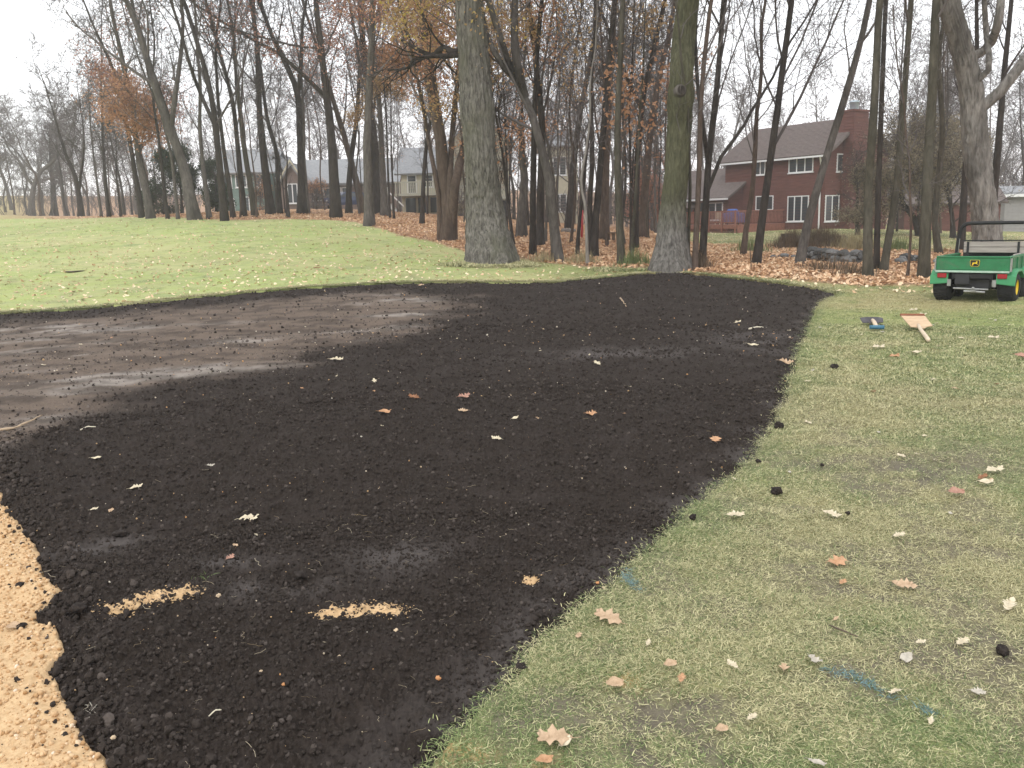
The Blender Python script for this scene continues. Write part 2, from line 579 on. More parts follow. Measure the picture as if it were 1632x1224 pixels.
# ------------------------------------------------------------------ the dug bed: dark compost, with dry thin places far left
azb = np.linspace(-.62, .42, 800)
dsb = np.concatenate([np.exp(np.arange(math.log(1.9), math.log(7.5), .0052)), np.exp(np.arange(math.log(7.5), math.log(28), .0095))])
bx, by, bq, bidx = polar(azb, dsb)
ins = inside(BED, bx, by)
ed = np.full(len(bx), 9.0)
keep = ins.reshape(bidx.shape)
k2 = keep.copy()
for sx in (-2, -1, 0, 1, 2):
    for sy in (-2, -1, 0, 1, 2):
        k2 |= np.roll(np.roll(keep, sx, 0), sy, 1)
use = k2.ravel()
bd = np.hypot(bx, by)
ed[use] = edge_dist(SANDL, bx[use], by[use], False)
edr = np.full(len(bx), 9.0); edr[use] = np.minimum(edge_dist(RIGHT, bx[use], by[use], False), edge_dist(FAR, bx[use], by[use], False))
# dry, thinly covered ground: far left part
_dry = world_line([(-300, 540), (0, 512), (250, 492), (500, 468), (640, 462), (760, 470), (760, 500), (660, 530), (480, 578), (330, 602), (210, 640), (110, 672), (30, 716), (-60, 745), (-300, 700)])[:, :2]


def dry_mask(x, y):
    d = edge_dist(_dry, x, y) * np.where(inside(_dry, x, y), 1, -1)
    az = np.arctan2(x, y); r = np.hypot(x, y)
    return sstep(-.35, .9, d + (fbm(x * 1.6, y * 1.6, 4, 1) - .5) * 1.6)


def streak(x, y):
    # rake and wheel lines run along the bed
    u = x * .96 + y * .28; w = -x * .28 + y * .96
    blot = sstep(.42, .62, fbm(x * 1.3 + 3, y * 2.6, 4, 2))
    return sstep(.50, .68, fbm(u * .30, w * 1.5, 4, 3) * .8 + fbm(u * 1.6, w * 5, 3, 6) * .2) * (.15 + .85 * blot)


dry = np.zeros(len(bx)); stk = np.zeros(len(bx))
dry[use] = dry_mask(bx[use], by[use]); stk[use] = streak(bx[use], by[use])
# pale smears near the front and grey drying patches
_gp = world_line([(130, 872), (190, 858), (430, 930), (345, 892), (870, 1010), (640, 880), (960, 950), (1000, 560), (1230, 540)])
_gr = [(.28, .10), (.2, .1), (.35, .12), (.3, .1), (.25, .3), (.3, .25), (.35, .35), (1.2, .5), (.8, 1.2)]
grey = np.zeros(len(bx))
for (cx, cy, _), (rx, ry) in zip(_gp, _gr):
    grey = np.maximum(grey, np.exp(-((bx - cx) / rx) ** 2 - ((by - cy) / ry) ** 2))
grey = np.clip(grey * sstep(.3, .6, fbm(bx * 4, by * 4, 3, 2)), 0, 1)
edge_pale = np.exp(-(edge_dist(RIGHT, bx, by, False) / .22) ** 2) * sstep(.42, .6, fbm(bx * 3, by * 3, 3, 5)) if True else 0
grey = np.maximum(grey, edge_pale * .8)
rough = (1 - .62 * dry) * (1 - .5 * grey)
h = (fbm(bx * 1.7, by * 1.7, 3, 0) - .5) * .05
h += (fbm(bx * 7, by * 7, 3, 1) - .5) * .034 * rough
bil = np.abs(fbm(bx * 22, by * 22, 3, 2) - .5) * 2
h += (bil - .25) * .034 * rough * (1 - sstep(14, 20, bd))
bil2 = np.abs(fbm(bx * 52, by * 52, 3, 4) - .5) * 2
h += (bil2 - .25) * .021 * rough * (bd < 8)
# shallow furrows left by the rake, along the bed's length
h += np.sin((bx * .9 - by * .42) * 34 + fbm(bx * 2, by * 2, 2, 6) * 8) * .004 * rough * (bd < 9)
zb = height(bx, by) - .035 + h
zb += -.022 + .032 * sstep(0, .2, ed) - .01 * sstep(.25, .6, ed) + .012 * np.exp(-((ed - .12) / .1) ** 2) * (bd < 9) + .012      # thin where it meets the sand
zb -= np.exp(-(edr / .10) ** 2) * .02                       # lower beside the cut turf
zb[~ins] -= np.where((ed < .3)[~ins], .05, .14)
fq = k2.ravel()[bq].all(1)
used = np.unique(bq[fq]); remap = -np.ones(len(bx), int); remap[used] = np.arange(len(used))
m_soil, nt, b = new_mat('dark_compost', .95, .12)
v = coords(nt)
n1 = noise(nt, 55, 5, .75, v); n2 = noise(nt, 3.0, 5, .65, v); n3 = noise(nt, 220, 2, .6, v)
dark = mixc(nt, ramp(nt, n1, .25, .75), (.0098, .0075, .0063), (.049, .0375, .0305))
dark = mixc(nt, ramp(nt, n2, .48, .75), dark, (.043, .034, .030))
dry_c = mixc(nt, ramp(nt, n1, .3, .7), (.088, .063, .048), (.185, .145, .115))
pale = mixc(nt, n1, (.23, .20, .172), (.34, .30, .265))
dry_c = mixc(nt, attrn(nt, 'streak'), dry_c, pale)
c = mixc(nt, attrn(nt, 'dry'), dark, dry_c)
gryc = mixc(nt, n1, (.05, .043, .040), (.115, .100, .092))
c = mixc(nt, attrn(nt, 'grey'), c, gryc)
nt.links.new(c, b.inputs['Base Color'])
bump(nt, b, n1, .8, .012)
me = mesh_arrays('soil', np.stack([bx, by, zb], 1)[used], [remap[bq[fq]]], [m_soil])
attr(me, 'dry', (dry * (.45 + .55 * sstep(.36, .58, fbm(bx * 2.4, by * 4.5, 5, 6))))[used]); attr(me, 'streak', (stk * dry)[used]); attr(me, 'grey', grey[used])
tag(link('soil', me), kind='structure')
_bedz = zb.reshape(bidx.shape)


def soil_z(x, y):
    """height of the finished bed surface, by nearest grid point"""
    i = np.clip(np.searchsorted(dsb, np.hypot(x, y)), 0, len(dsb) - 1)
    j = np.clip(np.searchsorted(azb, np.arctan2(x, y)), 0, len(azb) - 1)
    return _bedz[i, j]


# ------------------------------------------------------------------ sand of the bunker, lower left
azs2 = np.linspace(-1.2, -.25, 300); ds2 = np.exp(np.linspace(math.log(1.2), math.log(8.5), 300))
sx_, sy_, sq, sidx = polar(azs2, ds2)
si = inside(SAND, sx_, sy_); sd = edge_dist(SANDL, sx_, sy_, False)
ks = (si | (sd < .25)) & (sx_ < 0)
hs = (fbm(sx_ * 3, sy_ * 3, 3, 2) - .5) * .05 + (np.abs(fbm(sx_ * 26, sy_ * 26, 3, 1) - .5)) * .035 + (fbm(sx_ * 80, sy_ * 80, 2, 3) - .5) * .010
sz = height(sx_, sy_) - .05 + hs - np.where(si, 0, .03)
fq = ks[sq].all(1); used = np.unique(sq[fq]); remap = -np.ones(len(sx_), int); remap[used] = np.arange(len(used))
m_sand, nt, b = new_mat('orange_sand', .95, .15)
v = coords(nt)
n1 = noise(nt, 60, 5, .7, v); n2 = noise(nt, 4, 4, .6, v)
c = mixc(nt, ramp(nt, n1, .25, .75), (.44, .285, .145), (.70, .50, .295))
c = mixc(nt, ramp(nt, n2, .5, .8), c, (.46, .30, .155))
nt.links.new(c, b.inputs['Base Color']); bump(nt, b, n1, .6, .008)
me = mesh_arrays('sand', np.stack([sx_, sy_, sz], 1)[used], [remap[sq[fq]]], [m_sand])
tag(link('sand', me), kind='structure')
_sz = sz.reshape(sidx.shape)


def sand_z(x, y):
    i = np.clip(np.searchsorted(ds2, np.hypot(x, y)), 0, len(ds2) - 1)
    j = np.clip(np.searchsorted(azs2, np.arctan2(x, y)), 0, len(azs2) - 1)
    return _sz[i, j]


# ------------------------------------------------------------------ scattering (stuff nobody could count)
def bank(name, meshes):
    c = bpy.data.collections.new(name)
    for i, me in enumerate(meshes):
        c.objects.link(bpy.data.objects.new(f'{name}_{i}', me))
    return c


def scatter(name, pts, scale, rot, coll, tint=None, kind='stuff', nvar=1):
    n = len(pts)
    me = bpy.data.meshes.new(name)
    me.vertices.add(n); me.vertices.foreach_set('co', np.asarray(pts, np.float32).ravel())
    scale = np.asarray(scale, float)
    vattr(me, 'sca', scale if scale.ndim == 2 else np.repeat(scale[:, None], 3, 1))
    vattr(me, 'rot', rot)
    attr(me, 'tint', RS.rand(n) if tint is None else tint)
    attr(me, 'pick', RS.randint(0, nvar, n))
    o = link(name, me)
    ng = bpy.data.node_groups.new(name, 'GeometryNodeTree')
    ng.interface.new_socket('Geometry', in_out='INPUT', socket_type='NodeSocketGeometry')
    ng.interface.new_socket('Geometry', in_out='OUTPUT', socket_type='NodeSocketGeometry')
    gi = ng.nodes.new('NodeGroupInput'); go = ng.nodes.new('NodeGroupOutput')
    ip = ng.nodes.new('GeometryNodeInstanceOnPoints')
    ci = ng.nodes.new('GeometryNodeCollectionInfo'); ci.inputs['Collection'].default_value = coll
    ci.inputs['Separate Children'].default_value = True; ci.inputs['Reset Children'].default_value = True

    def na(nm, typ):
        a = ng.nodes.new('GeometryNodeInputNamedAttribute'); a.data_type = typ; a.inputs['Name'].default_value = nm
        return a.outputs['Attribute']
    L = ng.links.new
    L(gi.outputs[0], ip.inputs['Points']); L(ci.outputs[0], ip.inputs['Instance'])
    ip.inputs['Pick Instance'].default_value = True
    fi = ng.nodes.new('FunctionNodeFloatToInt'); L(na('pick', 'FLOAT'), fi.inputs[0]); L(fi.outputs[0], ip.inputs['Instance Index'])
    er = ng.nodes.new('FunctionNodeEulerToRotation'); L(na('rot', 'FLOAT_VECTOR'), er.inputs[0]); L(er.outputs[0], ip.inputs['Rotation'])
    L(na('sca', 'FLOAT_VECTOR'), ip.inputs['Scale'])
    L(ip.outputs[0], go.inputs[0])
    md = o.modifiers.new('scatter', 'NODES'); md.node_group = ng
    tag(o, kind=kind)
    return o


import bmesh


def lump(seed, sub=2, amp=.35, squash=.75):
    bm = bmesh.new(); bmesh.ops.create_icosphere(bm, subdivisions=sub, radius=1)
    r = np.random.RandomState(seed)
    off = r.rand(3) * 50
    from mathutils import noise as mn
    for v in bm.verts:
        p = v.co.copy()
        k = 1 + amp * mn.noise(p * 1.3 + Vector(off)) + amp * .6 * mn.noise(p * 3.1 + Vector(off))
        v.co = p * k; v.co.z *= squash
    f = np.array([[w.index for w in q.verts] for q in bm.faces]); vv = np.array([q.co[:] for q in bm.verts])
    bm.free()
    return vv, f


def rand_rot(n):
    return np.stack([RS.rand(n) * 6.28, RS.rand(n) * 6.28, RS.rand(n) * 6.28], 1)


m_clod, nt, b = new_mat('crumbly_compost', .95, .1)
t = attrn(nt, 'tint', 'INSTANCER'); v = coords(nt)
n1 = noise(nt, 3, 5, .7, v)
c = mixc(nt, n1, (.014, .0112, .0097), (.062, .050, .043)); c = mixc(nt, ramp(nt, t, .72, 1.0), c, (.15, .125, .11))
nt.links.new(c, b.inputs['Base Color']); bump(nt, b, n1, .6, .0015)
clod_meshes = [mesh_arrays(f'clod_{i}', *[(a, [f]) for a, f in [lump(i, 2, .55, .8)]][0], [m_clod], False) for i in range(6)]
clods = bank('clods', clod_meshes)


def rand_in_bed(n, d0, d1, power=1.0):
    """points inside the bed, evenly spread over its area between two distances"""
    out = []
    while sum(map(len, out)) < n:
        a = RS.uniform(-.60, .40, n * 2); d = np.sqrt(RS.uniform(d0 ** 2, d1 ** 2, n * 2))
        x = np.sin(a) * d; y = np.cos(a) * d
        k = inside(BED, x, y)
        out.append(np.stack([x, y], 1)[k])
    return np.concatenate(out)[:n]


P, S = [], []
for n, d0, d1, s0, s1 in ((34000, 2, 5, .0018, .0105), (38000, 4.5, 9, .003, .014), (26000, 8, 14, .005, .019), (15000, 13, 25, .008, .026)):
    q = rand_in_bed(n, d0, d1)
    s = s0 + (s1 - s0) * RS.rand(n) ** 4.0
    cl = fbm(q[:, 0] * 2.2, q[:, 1] * 2.2, 3, 5)
    dm = dry_mask(q[:, 0], q[:, 1])
    k = (RS.rand(n) < sstep(.25, .6, cl) * .6 + .4) & (RS.rand(n) > dm * .72)
    P.append(q[k]); S.append(s[k])
# a heaped, lumpy margin along the sand, and strays along the turf
k = RS.randint(0, len(SANDL), 2600); q = SANDL[k] + np.stack([RS.normal(.10, .10, 2600), RS.normal(0, .09, 2600)], 1)
P.append(q); S.append((.004 + .019 * RS.rand(len(q)) ** 3) * np.where(inside(BED, q[:, 0], q[:, 1]), 1, .55))
q = np.concatenate(P); s = np.concatenate(S)
onbed = inside(BED, q[:, 0], q[:, 1])
z = np.where(onbed, soil_z(q[:, 0], q[:, 1]), sand_z(q[:, 0], q[:, 1])) + s * .35
dm = dry_mask(q[:, 0], q[:, 1])
scatter('soil_clods', np.column_stack([q, z]), s, rand_rot(len(q)), clods, np.clip(RS.rand(len(q)) * .85 + dm * .5, 0, 1), nvar=6)

# pale bits: grit, straw and root threads in the compost
m_grit, nt, b = new_mat('pale_grit', .8, .3)
t = attrn(nt, 'tint', 'INSTANCER')
c = mixc(nt, ramp(nt, t, 0, .6), (.60, .55, .46), (.45, .30, .16)); c = mixc(nt, ramp(nt, t, .85, 1), c, (.55, .27, .10))
nt.links.new(c, b.inputs['Base Color'])
grit = bank('grit', [mesh_arrays(f'grit_{i}', *[(a, [f]) for a, f in [lump(20 + i, 1, .3, .7)]][0], [m_grit]) for i in range(3)])
q = np.concatenate([rand_in_bed(560, 2, 6), rand_in_bed(600, 5, 14), rand_in_bed(260, 12, 24)])
s = (.0014 + .0052 * RS.rand(len(q)) ** 4) * np.clip(np.hypot(q[:, 0], q[:, 1]) / 5, .8, 2.6)
scatter('grit', np.column_stack([q, soil_z(q[:, 0], q[:, 1]) + s * .6]), s, rand_rot(len(q)), grit, nvar=3)

m_thread, nt, b = new_mat('dry_root_thread', .8, .2)
t = attrn(nt, 'tint', 'INSTANCER')
nt.links.new(mixc(nt, t, (.30, .22, .13), (.60, .52, .38)), b.inputs['Base Color'])
thr = []
for i in range(4):
    r = np.random.RandomState(i)
    pts = np.array([[k * .25 - .5, r.normal(0, .10), .05 + r.rand() * .12] for k in range(5)])
    vv, f = tube_arrays(pts[None], np.full((1, 5), .012), 3); thr.append(mesh_arrays(f'thread_{i}', vv, [f], [m_thread]))
threads = bank('threads', thr)
q = np.concatenate([rand_in_bed(200, 2, 5), rand_in_bed(200, 5, 12), rand_in_bed(150, 12, 22)])
s = (.02 + .05 * RS.rand(len(q)) ** 2)
rot = np.zeros((len(q), 3)); rot[:, 2] = RS.rand(len(q)) * 6.28; rot[:, 1] = RS.normal(0, .25, len(q))
scatter('root_threads', np.column_stack([q, soil_z(q[:, 0], q[:, 1]) + .004]), s, rot, threads, nvar=4)

# sand grains and small stones, on the bunker and where two sand spots show through the compost
m_peb, nt, b = new_mat('sand_stones', .9, .2)
t = attrn(nt, 'tint', 'INSTANCER')
c = mixc(nt, t, (.38, .22, .10), (.66, .47, .28)); c = mixc(nt, ramp(nt, t, .93, 1), c, (.70, .60, .48))
nt.links.new(c, b.inputs['Base Color'])
pebs = bank('pebbles', [mesh_arrays(f'pebble_{i}', *[(a, [f]) for a, f in [lump(40 + i, 2, .4, .75)]][0], [m_peb]) for i in range(4)])
a = RS.uniform(-.75, -.35, 60000); d = np.sqrt(RS.uniform(2 ** 2, 6.5 ** 2, 60000))
q = np.stack([np.sin(a) * d, np.cos(a) * d], 1); q = q[inside(SAND, q[:, 0], q[:, 1])][:16000]
s = .0016 + .0062 * RS.rand(len(q)) ** 3.5
clus = fbm(q[:, 0] * 4, q[:, 1] * 4, 3, 6)
near_e = np.exp(-(edge_dist(SANDL, q[:, 0], q[:, 1], False) / .2) ** 2)
kk = RS.rand(len(q)) < .35 + .6 * sstep(.4, .6, clus) + near_e
q, s, near_e = q[kk], s[kk] * (1 + .5 * near_e[kk]), near_e[kk]
scatter('sand_stones', np.column_stack([q, sand_z(q[:, 0], q[:, 1]) + s * .3]), s, rand_rot(len(q)), pebs, nvar=4)
for lab, blobs in (('two-lobed spill of orange sand on dark soil, nearer the sandy left edge', [((195, 962), .085, .030), ((228, 950), .05, .022), ((262, 945), .11, .028), ((295, 938), .07, .028)]),
                   ('long oval spill of orange sand in the middle of the dark soil foreground', [((530, 966), .08, .026), ((570, 966), .10, .030), ((612, 964), .11, .032)]),
                   ('tiny crumbly spill of orange sand on soil near the cut turf edge', [((845, 917), .045, .022)])):
    Q = []
    for (px, py), rx, ry in blobs:
        c0 = ground_at(px, py)
        n = int(480 * rx * ry / .003)
        u = RS.normal(0, .55, (n, 2)).clip(-1.5, 1.5)
        Q.append(np.stack([c0[0] + u[:, 0] * rx, c0[1] + u[:, 1] * ry * 2.2], 1))
    Q = np.concatenate(Q); s = .0014 + .0042 * RS.rand(len(Q)) ** 2.5
    vv, ff, off = [], [], 0
    for (px, py), rx, ry in blobs:                         # a thin smear of sand under the loose grains
        c0 = ground_at(px, py); rr_, aa_ = np.meshgrid(np.linspace(0, 1, 7), np.linspace(0, 2 * np.pi, 28, endpoint=False), indexing='ij')
        wob = .75 + .55 * fbm(np.cos(aa_) * 3 + px, np.sin(aa_) * 3, 3, 2)
        X_ = c0[0] + np.cos(aa_) * rr_ * wob * rx * .95; Y_ = c0[1] + np.sin(aa_) * rr_ * wob * ry * 2.1
        Z_ = soil_z(X_, Y_) + .007 * (1 - rr_ ** 2) - .003 * rr_ + (fbm(X_ * 60, Y_ * 60, 2, 1) - .5) * .010
        ii_ = np.arange(rr_.size).reshape(rr_.shape); nx_ = np.roll(ii_, -1, 1)
        a_, b_, c_, d_ = ii_[:-1].ravel(), nx_[:-1].ravel(), nx_[1:].ravel(), ii_[1:].ravel()
        vv.append(np.stack([X_, Y_, Z_], -1).reshape(-1, 3)); ff.append(np.concatenate([np.stack([a_, b_, c_], 1), np.stack([a_, c_, d_], 1)]) + off); off += rr_.size
    lumps = [lump(60 + i, 1, .4, .5) for i in range(4)]
    zq = soil_z(Q[:, 0], Q[:, 1])
    for i in range(len(Q)):
        a_, f_ = lumps[i % 4]
        vv.append(a_ * s[i] + (Q[i, 0], Q[i, 1], zq[i] + s[i] * .4)); ff.append(f_ + off); off += len(a_)
    o = link('sand_spill', mesh_arrays('sand_spill', np.concatenate(vv), [np.concatenate(ff)], [m_sand], True))
    tag(o, lab, 'sand', kind='stuff')
# ------------------------------------------------------------------ grass tufts
m_grass, nt, b = new_mat('grass_blade', .6, .3)
t = attrn(nt, 'tint', 'INSTANCER')
oi = nt.nodes.new('ShaderNodeAttribute'); oi.attribute_name = 'blade'; oi.attribute_type = 'GEOMETRY'
g = mixc(nt, oi.outputs['Fac'], (.068, .108, .034), (.275, .335, .125))
s_ = mixc(nt, oi.outputs['Fac'], (.23, .205, .095), (.60, .55, .315))
mm = nt.nodes.new('ShaderNodeMath'); mm.operation = 'ADD'; nt.links.new(t, mm.inputs[0])
m3 = nt.nodes.new('ShaderNodeMath'); m3.operation = 'MULTIPLY_ADD'; nt.links.new(oi.outputs['Fac'], m3.inputs[0]); m3.inputs[1].default_value = .8; m3.inputs[2].default_value = -.4
nt.links.new(m3.outputs[0], mm.inputs[1])
nt.links.new(mixc(nt, ramp(nt, mm.outputs[0], .25, .75), g, s_), b.inputs['Base Color'])
b.inputs['Subsurface Weight'].default_value = 0


def tuft(seed, nb, mat, lie=.7, L=(.012, .036), spread=.034, w=.00095):
    r = np.random.RandomState(seed)
    vv, q, at = [], [], []
    for i in range(nb):
        az = r.rand() * 6.28; l = r.uniform(*L); p = r.normal(0, spread, 2)
        el = np.clip(r.normal(1 - lie, .35), .03, 1.4)
        bend = r.uniform(.1, .9)
        pts = []
        e = el; x = np.array([p[0], p[1], 0.0])
        d = np.array([math.cos(az), math.sin(az)])
        for k in range(4):
            pts.append(x.copy())
            x = x + np.array([d[0] * math.cos(e), d[1] * math.cos(e), math.sin(e)]) * l / 3
            e -= bend * .6
        side = np.array([-d[1], d[0], r.uniform(-.4, .4)])
        ww = w * r.uniform(.7, 1.5)
        o = len(vv)
        for k, x in enumerate(pts):
            x[2] = max(x[2], .001)
            f = (1, 1, .75, .15)[k]
            vv += [x - side * ww * f, x + side * ww * f]
        for k in range(3):
            q.append((o + 2 * k, o + 2 * k + 1, o + 2 * k + 3, o + 2 * k + 2))
        at += [r.rand()] * 8
    me = mesh_arrays(f'tuft_{seed}', vv, [q], [mat]); attr(me, 'blade', at)
    return me


tufts = bank('grass_tufts', [tuft(i, 30, m_grass, .72 + .06 * (i % 3)) for i in range(5)])
far_tufts = bank('far_grass_tufts', [tuft(20 + i, 22, m_grass, .55, (.03, .07), .09, .0027) for i in range(4)])


def lawn_pts(n, a0, a1, d0, d1):
    a = RS.uniform(a0, a1, n); d = np.sqrt(RS.uniform(d0 ** 2, d1 ** 2, n))
    x = np.sin(a) * d; y = np.cos(a) * d
    k = ~inside(HOLE, x, y)
    x, y = x[k], y[k]
    k = RS.rand(len(x)) > bare_mask(x, y) * .93
    k &= RS.rand(len(x)) > litter_mask(x, y) * 1.2
    k &= RS.rand(len(x)) > thin_mask(x, y) * .55
    return x[k], y[k]


def put_grass(name, coll, nvar, x, y, sc, extra=None):
    n = len(x)
    rot = np.zeros((n, 3)); rot[:, 2] = RS.rand(n) * 6.28
    st = np.clip(straw_mask(x, y) * .75 + RS.normal(0.18, .22, n), 0, 1)
    if extra is not None: st = np.clip(st + extra, 0, 1)
    scatter(name, np.column_stack([x, y, turf_z(x, y) - .001]), sc, rot, coll, st, nvar=nvar)


X, Y, SC = [], [], []
for n, a0, a1, d0, d1, s0, s1 in ((24000, -.34, .78, 1.9, 5, .7, 1.15), (20000, .02, .74, 4.8, 9.5, .8, 1.3)):
    x, y = lawn_pts(n, a0, a1, d0, d1); X.append(x); Y.append(y); SC.append(RS.uniform(s0, s1, len(x)))
# a fringe right along the cut edge
k = RS.randint(0, len(RIGHT), 3200); q = RIGHT[k] + np.stack([RS.uniform(.0, .12, 3200), RS.normal(0, .03, 3200)], 1)
kk = ~inside(BED, q[:, 0] - .03, q[:, 1]); q = q[kk]
X.append(q[:, 0]); Y.append(q[:, 1]); SC.append(RS.uniform(.55, 1.0, len(q)))
put_grass('grass', tufts, 5, np.concatenate(X), np.concatenate(Y), np.concatenate(SC))
X, Y, SC = [], [], []
x, y = lawn_pts(16000, .05, .66, 10, 23); X.append(x); Y.append(y); SC.append(RS.uniform(.5, .95, len(x)) * .8)
x, y = lawn_pts(24000, .02, .72, 6.5, 14); k = RS.rand(len(x)) < sstep(6.5, 10, np.hypot(x, y)) * .9 + .1; x, y = x[k], y[k]; X.append(x); Y.append(y); SC.append(RS.uniform(.4, .75, len(x)))
x, y = lawn_pts(60000, -.62, .30, 17, 66); k = RS.rand(len(x)) < np.clip((21 / np.hypot(x, y)) ** 2.6, 0, 1) * .62; x, y = x[k], y[k]; X.append(x); Y.append(y); SC.append(RS.uniform(.55, .95, len(x)) * np.clip(np.hypot(x, y) / 26, .8, 1.7))
k = RS.randint(0, len(FAR), 4200); q = FAR[k] + np.stack([RS.normal(0, .1, 4200), RS.uniform(.0, .25, 4200)], 1)
q = q[~inside(BED, q[:, 0], q[:, 1])]
X.append(q[:, 0]); Y.append(q[:, 1]); SC.append(RS.uniform(.6, 1.1, len(q)))
x, y = lawn_pts(9000, .22, .66, 32, 64)
k = litter_mask(x, y) < .4; X.append(x[k]); Y.append(y[k]); SC.append(RS.uniform(1.2, 2.2, k.sum()))
for (px, py), rr, n in (((783, 421), .95, 1100), ((1010, 428), .8, 350)):
    p = ground_at(px, py); a = RS.rand(n) * 6.28; d = rr * RS.uniform(.75, 1.35, n)
    X.append(p[0] + np.cos(a) * d); Y.append(p[1] + np.sin(a) * d * .9); SC.append(RS.uniform(1.3, 2.4, n))
X = np.concatenate(X); Y = np.concatenate(Y)
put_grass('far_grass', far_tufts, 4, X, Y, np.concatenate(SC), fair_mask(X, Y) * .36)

# blue marking paint on the blades
m_blue, nt, b = new_mat('blue_marking_paint', .6, .3)
v = coords(nt); nt.links.new(mixc(nt, ramp(nt, noise(nt, 60, 3, .6, v), .35, .65), (.095, .165, .155), (.14, .25, .27)), b.inputs['Base Color'])
for lab, pix, n in (('bright blue paint mark sprayed on grass at the cut turf edge', [(998, 912), (1005, 924), (1022, 940)], 16),
                    ('long faded blue paint line sprayed across the worn lawn', [(1308, 1066), (1360, 1078), (1400, 1100), (1440, 1118), (1500, 1146)], 24)):
    L = world_line(pix); vv, qq, off = [], [], 0
    base = tuft(77, 9, m_blue, .7, (.02, .045), .016)
    bv = np.array([v.co[:] for v in base.vertices]); bf = np.array([p.vertices[:] for p in base.polygons])
    for i in range(n):
        t = RS.rand() * (len(L) - 1); k = int(t); p = L[k] + (L[k + 1] - L[k]) * (t - k) + np.append(RS.normal(0, .012, 2), 0)
        a = RS.rand() * 6.28; R = np.array([[math.cos(a), -math.sin(a), 0], [math.sin(a), math.cos(a), 0], [0, 0, 1]])
        vv.append(bv @ R.T * .9 + p + (0, 0, .003)); qq.append(bf + off); off += len(bv)
    tag(link('paint_mark', mesh_arrays('paint_mark', np.concatenate(vv), [np.concatenate(qq)], [m_blue])), lab, 'paint mark')

# ------------------------------------------------------------------ fallen leaves
def oak_leaf(seed, lobes=4, curl=.3, stem=True, plain_leaf=False):
    """an oak leaf about 1 long: lobed blade, folded on its midrib and curled, with a stalk"""
    r = np.random.RandomState(seed)
    n = 25
    t = np.linspace(0, 1, n)
    w = .30 * np.sin(np.pi * t ** .8) ** .7
    if not plain_leaf:
        lob = (1 - np.abs(((t * lobes) % 1) * 2 - 1)) ** 1.2            # pointed lobes
        w = w * (.52 + .78 * lob) + .012
    w *= r.uniform(.85, 1.15)
    kink = curl * (1.2 * (t - .5) ** 2) + .05 * np.sin(t * 9 + r.rand() * 6)
    L = np.stack([t - .5 + .10 * np.where(w > .15, 1, 0), -w * r.uniform(.9, 1.1), kink + curl * .75 * w + r.normal(0, .012, n)], 1)
    M = np.stack([t - .5, .05 * np.sin(t * 3 + r.rand()), kink], 1)
    Rr = np.stack([t - .5 + .10 * np.where(w > .15, 1, 0), w, kink + curl * r.uniform(.2, 1.0) * w + r.normal(0, .012, n)], 1)
    vv = np.concatenate([L, M, Rr])
    q = [(i, n + i, n + i + 1, i + 1) for i in range(n - 1)] + [(n + i, 2 * n + i, 2 * n + i + 1, n + i + 1) for i in range(n - 1)]
    if stem:
        sv, sf = tube_arrays(np.array([[M[0], M[0] + (-.1, .01, .02), M[0] + (-.22, .05 * r.normal(), .0)]]), np.array([[.012, .01, .009]]), 4)
        q = q + (sf + len(vv)).tolist(); vv = np.concatenate([vv, sv])
    vv = vv - (0, 0, vv[:, 2].min())
    return vv, np.array(q)


def leaf_mat(name, lo, hi):
    m, nt, b = new_mat(name, .7, .25)
    v = coords(nt); c = mixc(nt, ramp(nt, noise(nt, 3.5, 5, .65, v), .3, .7), lo, hi)
    nt.links.new(c, b.inputs['Base Color']); return m


LM = dict(cream=leaf_mat('cream_leaf', (.44, .37, .25), (.66, .58, .43)), tan=leaf_mat('tan_leaf', (.34, .23, .14), (.54, .39, .26)),
          orange=leaf_mat('orange_leaf', (.34, .18, .09), (.52, .31, .18)), brown=leaf_mat('brown_leaf', (.17, .075, .035), (.32, .16, .085)),
          red=leaf_mat('reddish_leaf', (.29, .15, .11), (.44, .26, .19)), grey=leaf_mat('grey_leaf', (.34, .31, .26), (.52, .47, .39)))
leafmesh = {}
for cname, m in LM.items():
    leafmesh[cname] = []
    for i in range(4):
        a, f = oak_leaf(i * 7 + len(cname), 3 + i % 3, (.18, .5, .32, .7)[i], True, i == 3)
        leafmesh[cname].append(mesh_arrays(f'{cname}_leaf_{i}', a, [f], [m]))


def surf_z(x, y):
    if inside(BED, np.array([x]), np.array([y]))[0] and edge_dist(RIGHT, np.array([x]), np.array([y]), False)[0] > .02:
        return float(soil_z(x, y)) + .004
    if inside(SAND, np.array([x]), np.array([y]))[0]:
        return float(sand_z(x, y)) + .004
    return float(turf_z(np.array([x]), np.array([y]))[0]) + .014


def put_leaf(px, py, size, col, var, rz, label, tilt=0., group=None):
    size *= .72
    p = ground_at(px, py)
    o = link('oak_leaf' if var < 3 else 'fallen_leaf', leafmesh[col][var])
    o.location = (p[0], p[1], surf_z(p[0], p[1])); o.scale = (size,) * 3
    o.rotation_euler = (Matrix.Rotation(.26 + tilt, 3, 'X') @ Matrix.Rotation(rz, 3, 'Z')).to_euler(); o.location.z += size * .09
    tag(o, label, 'leaf', group)
    return o


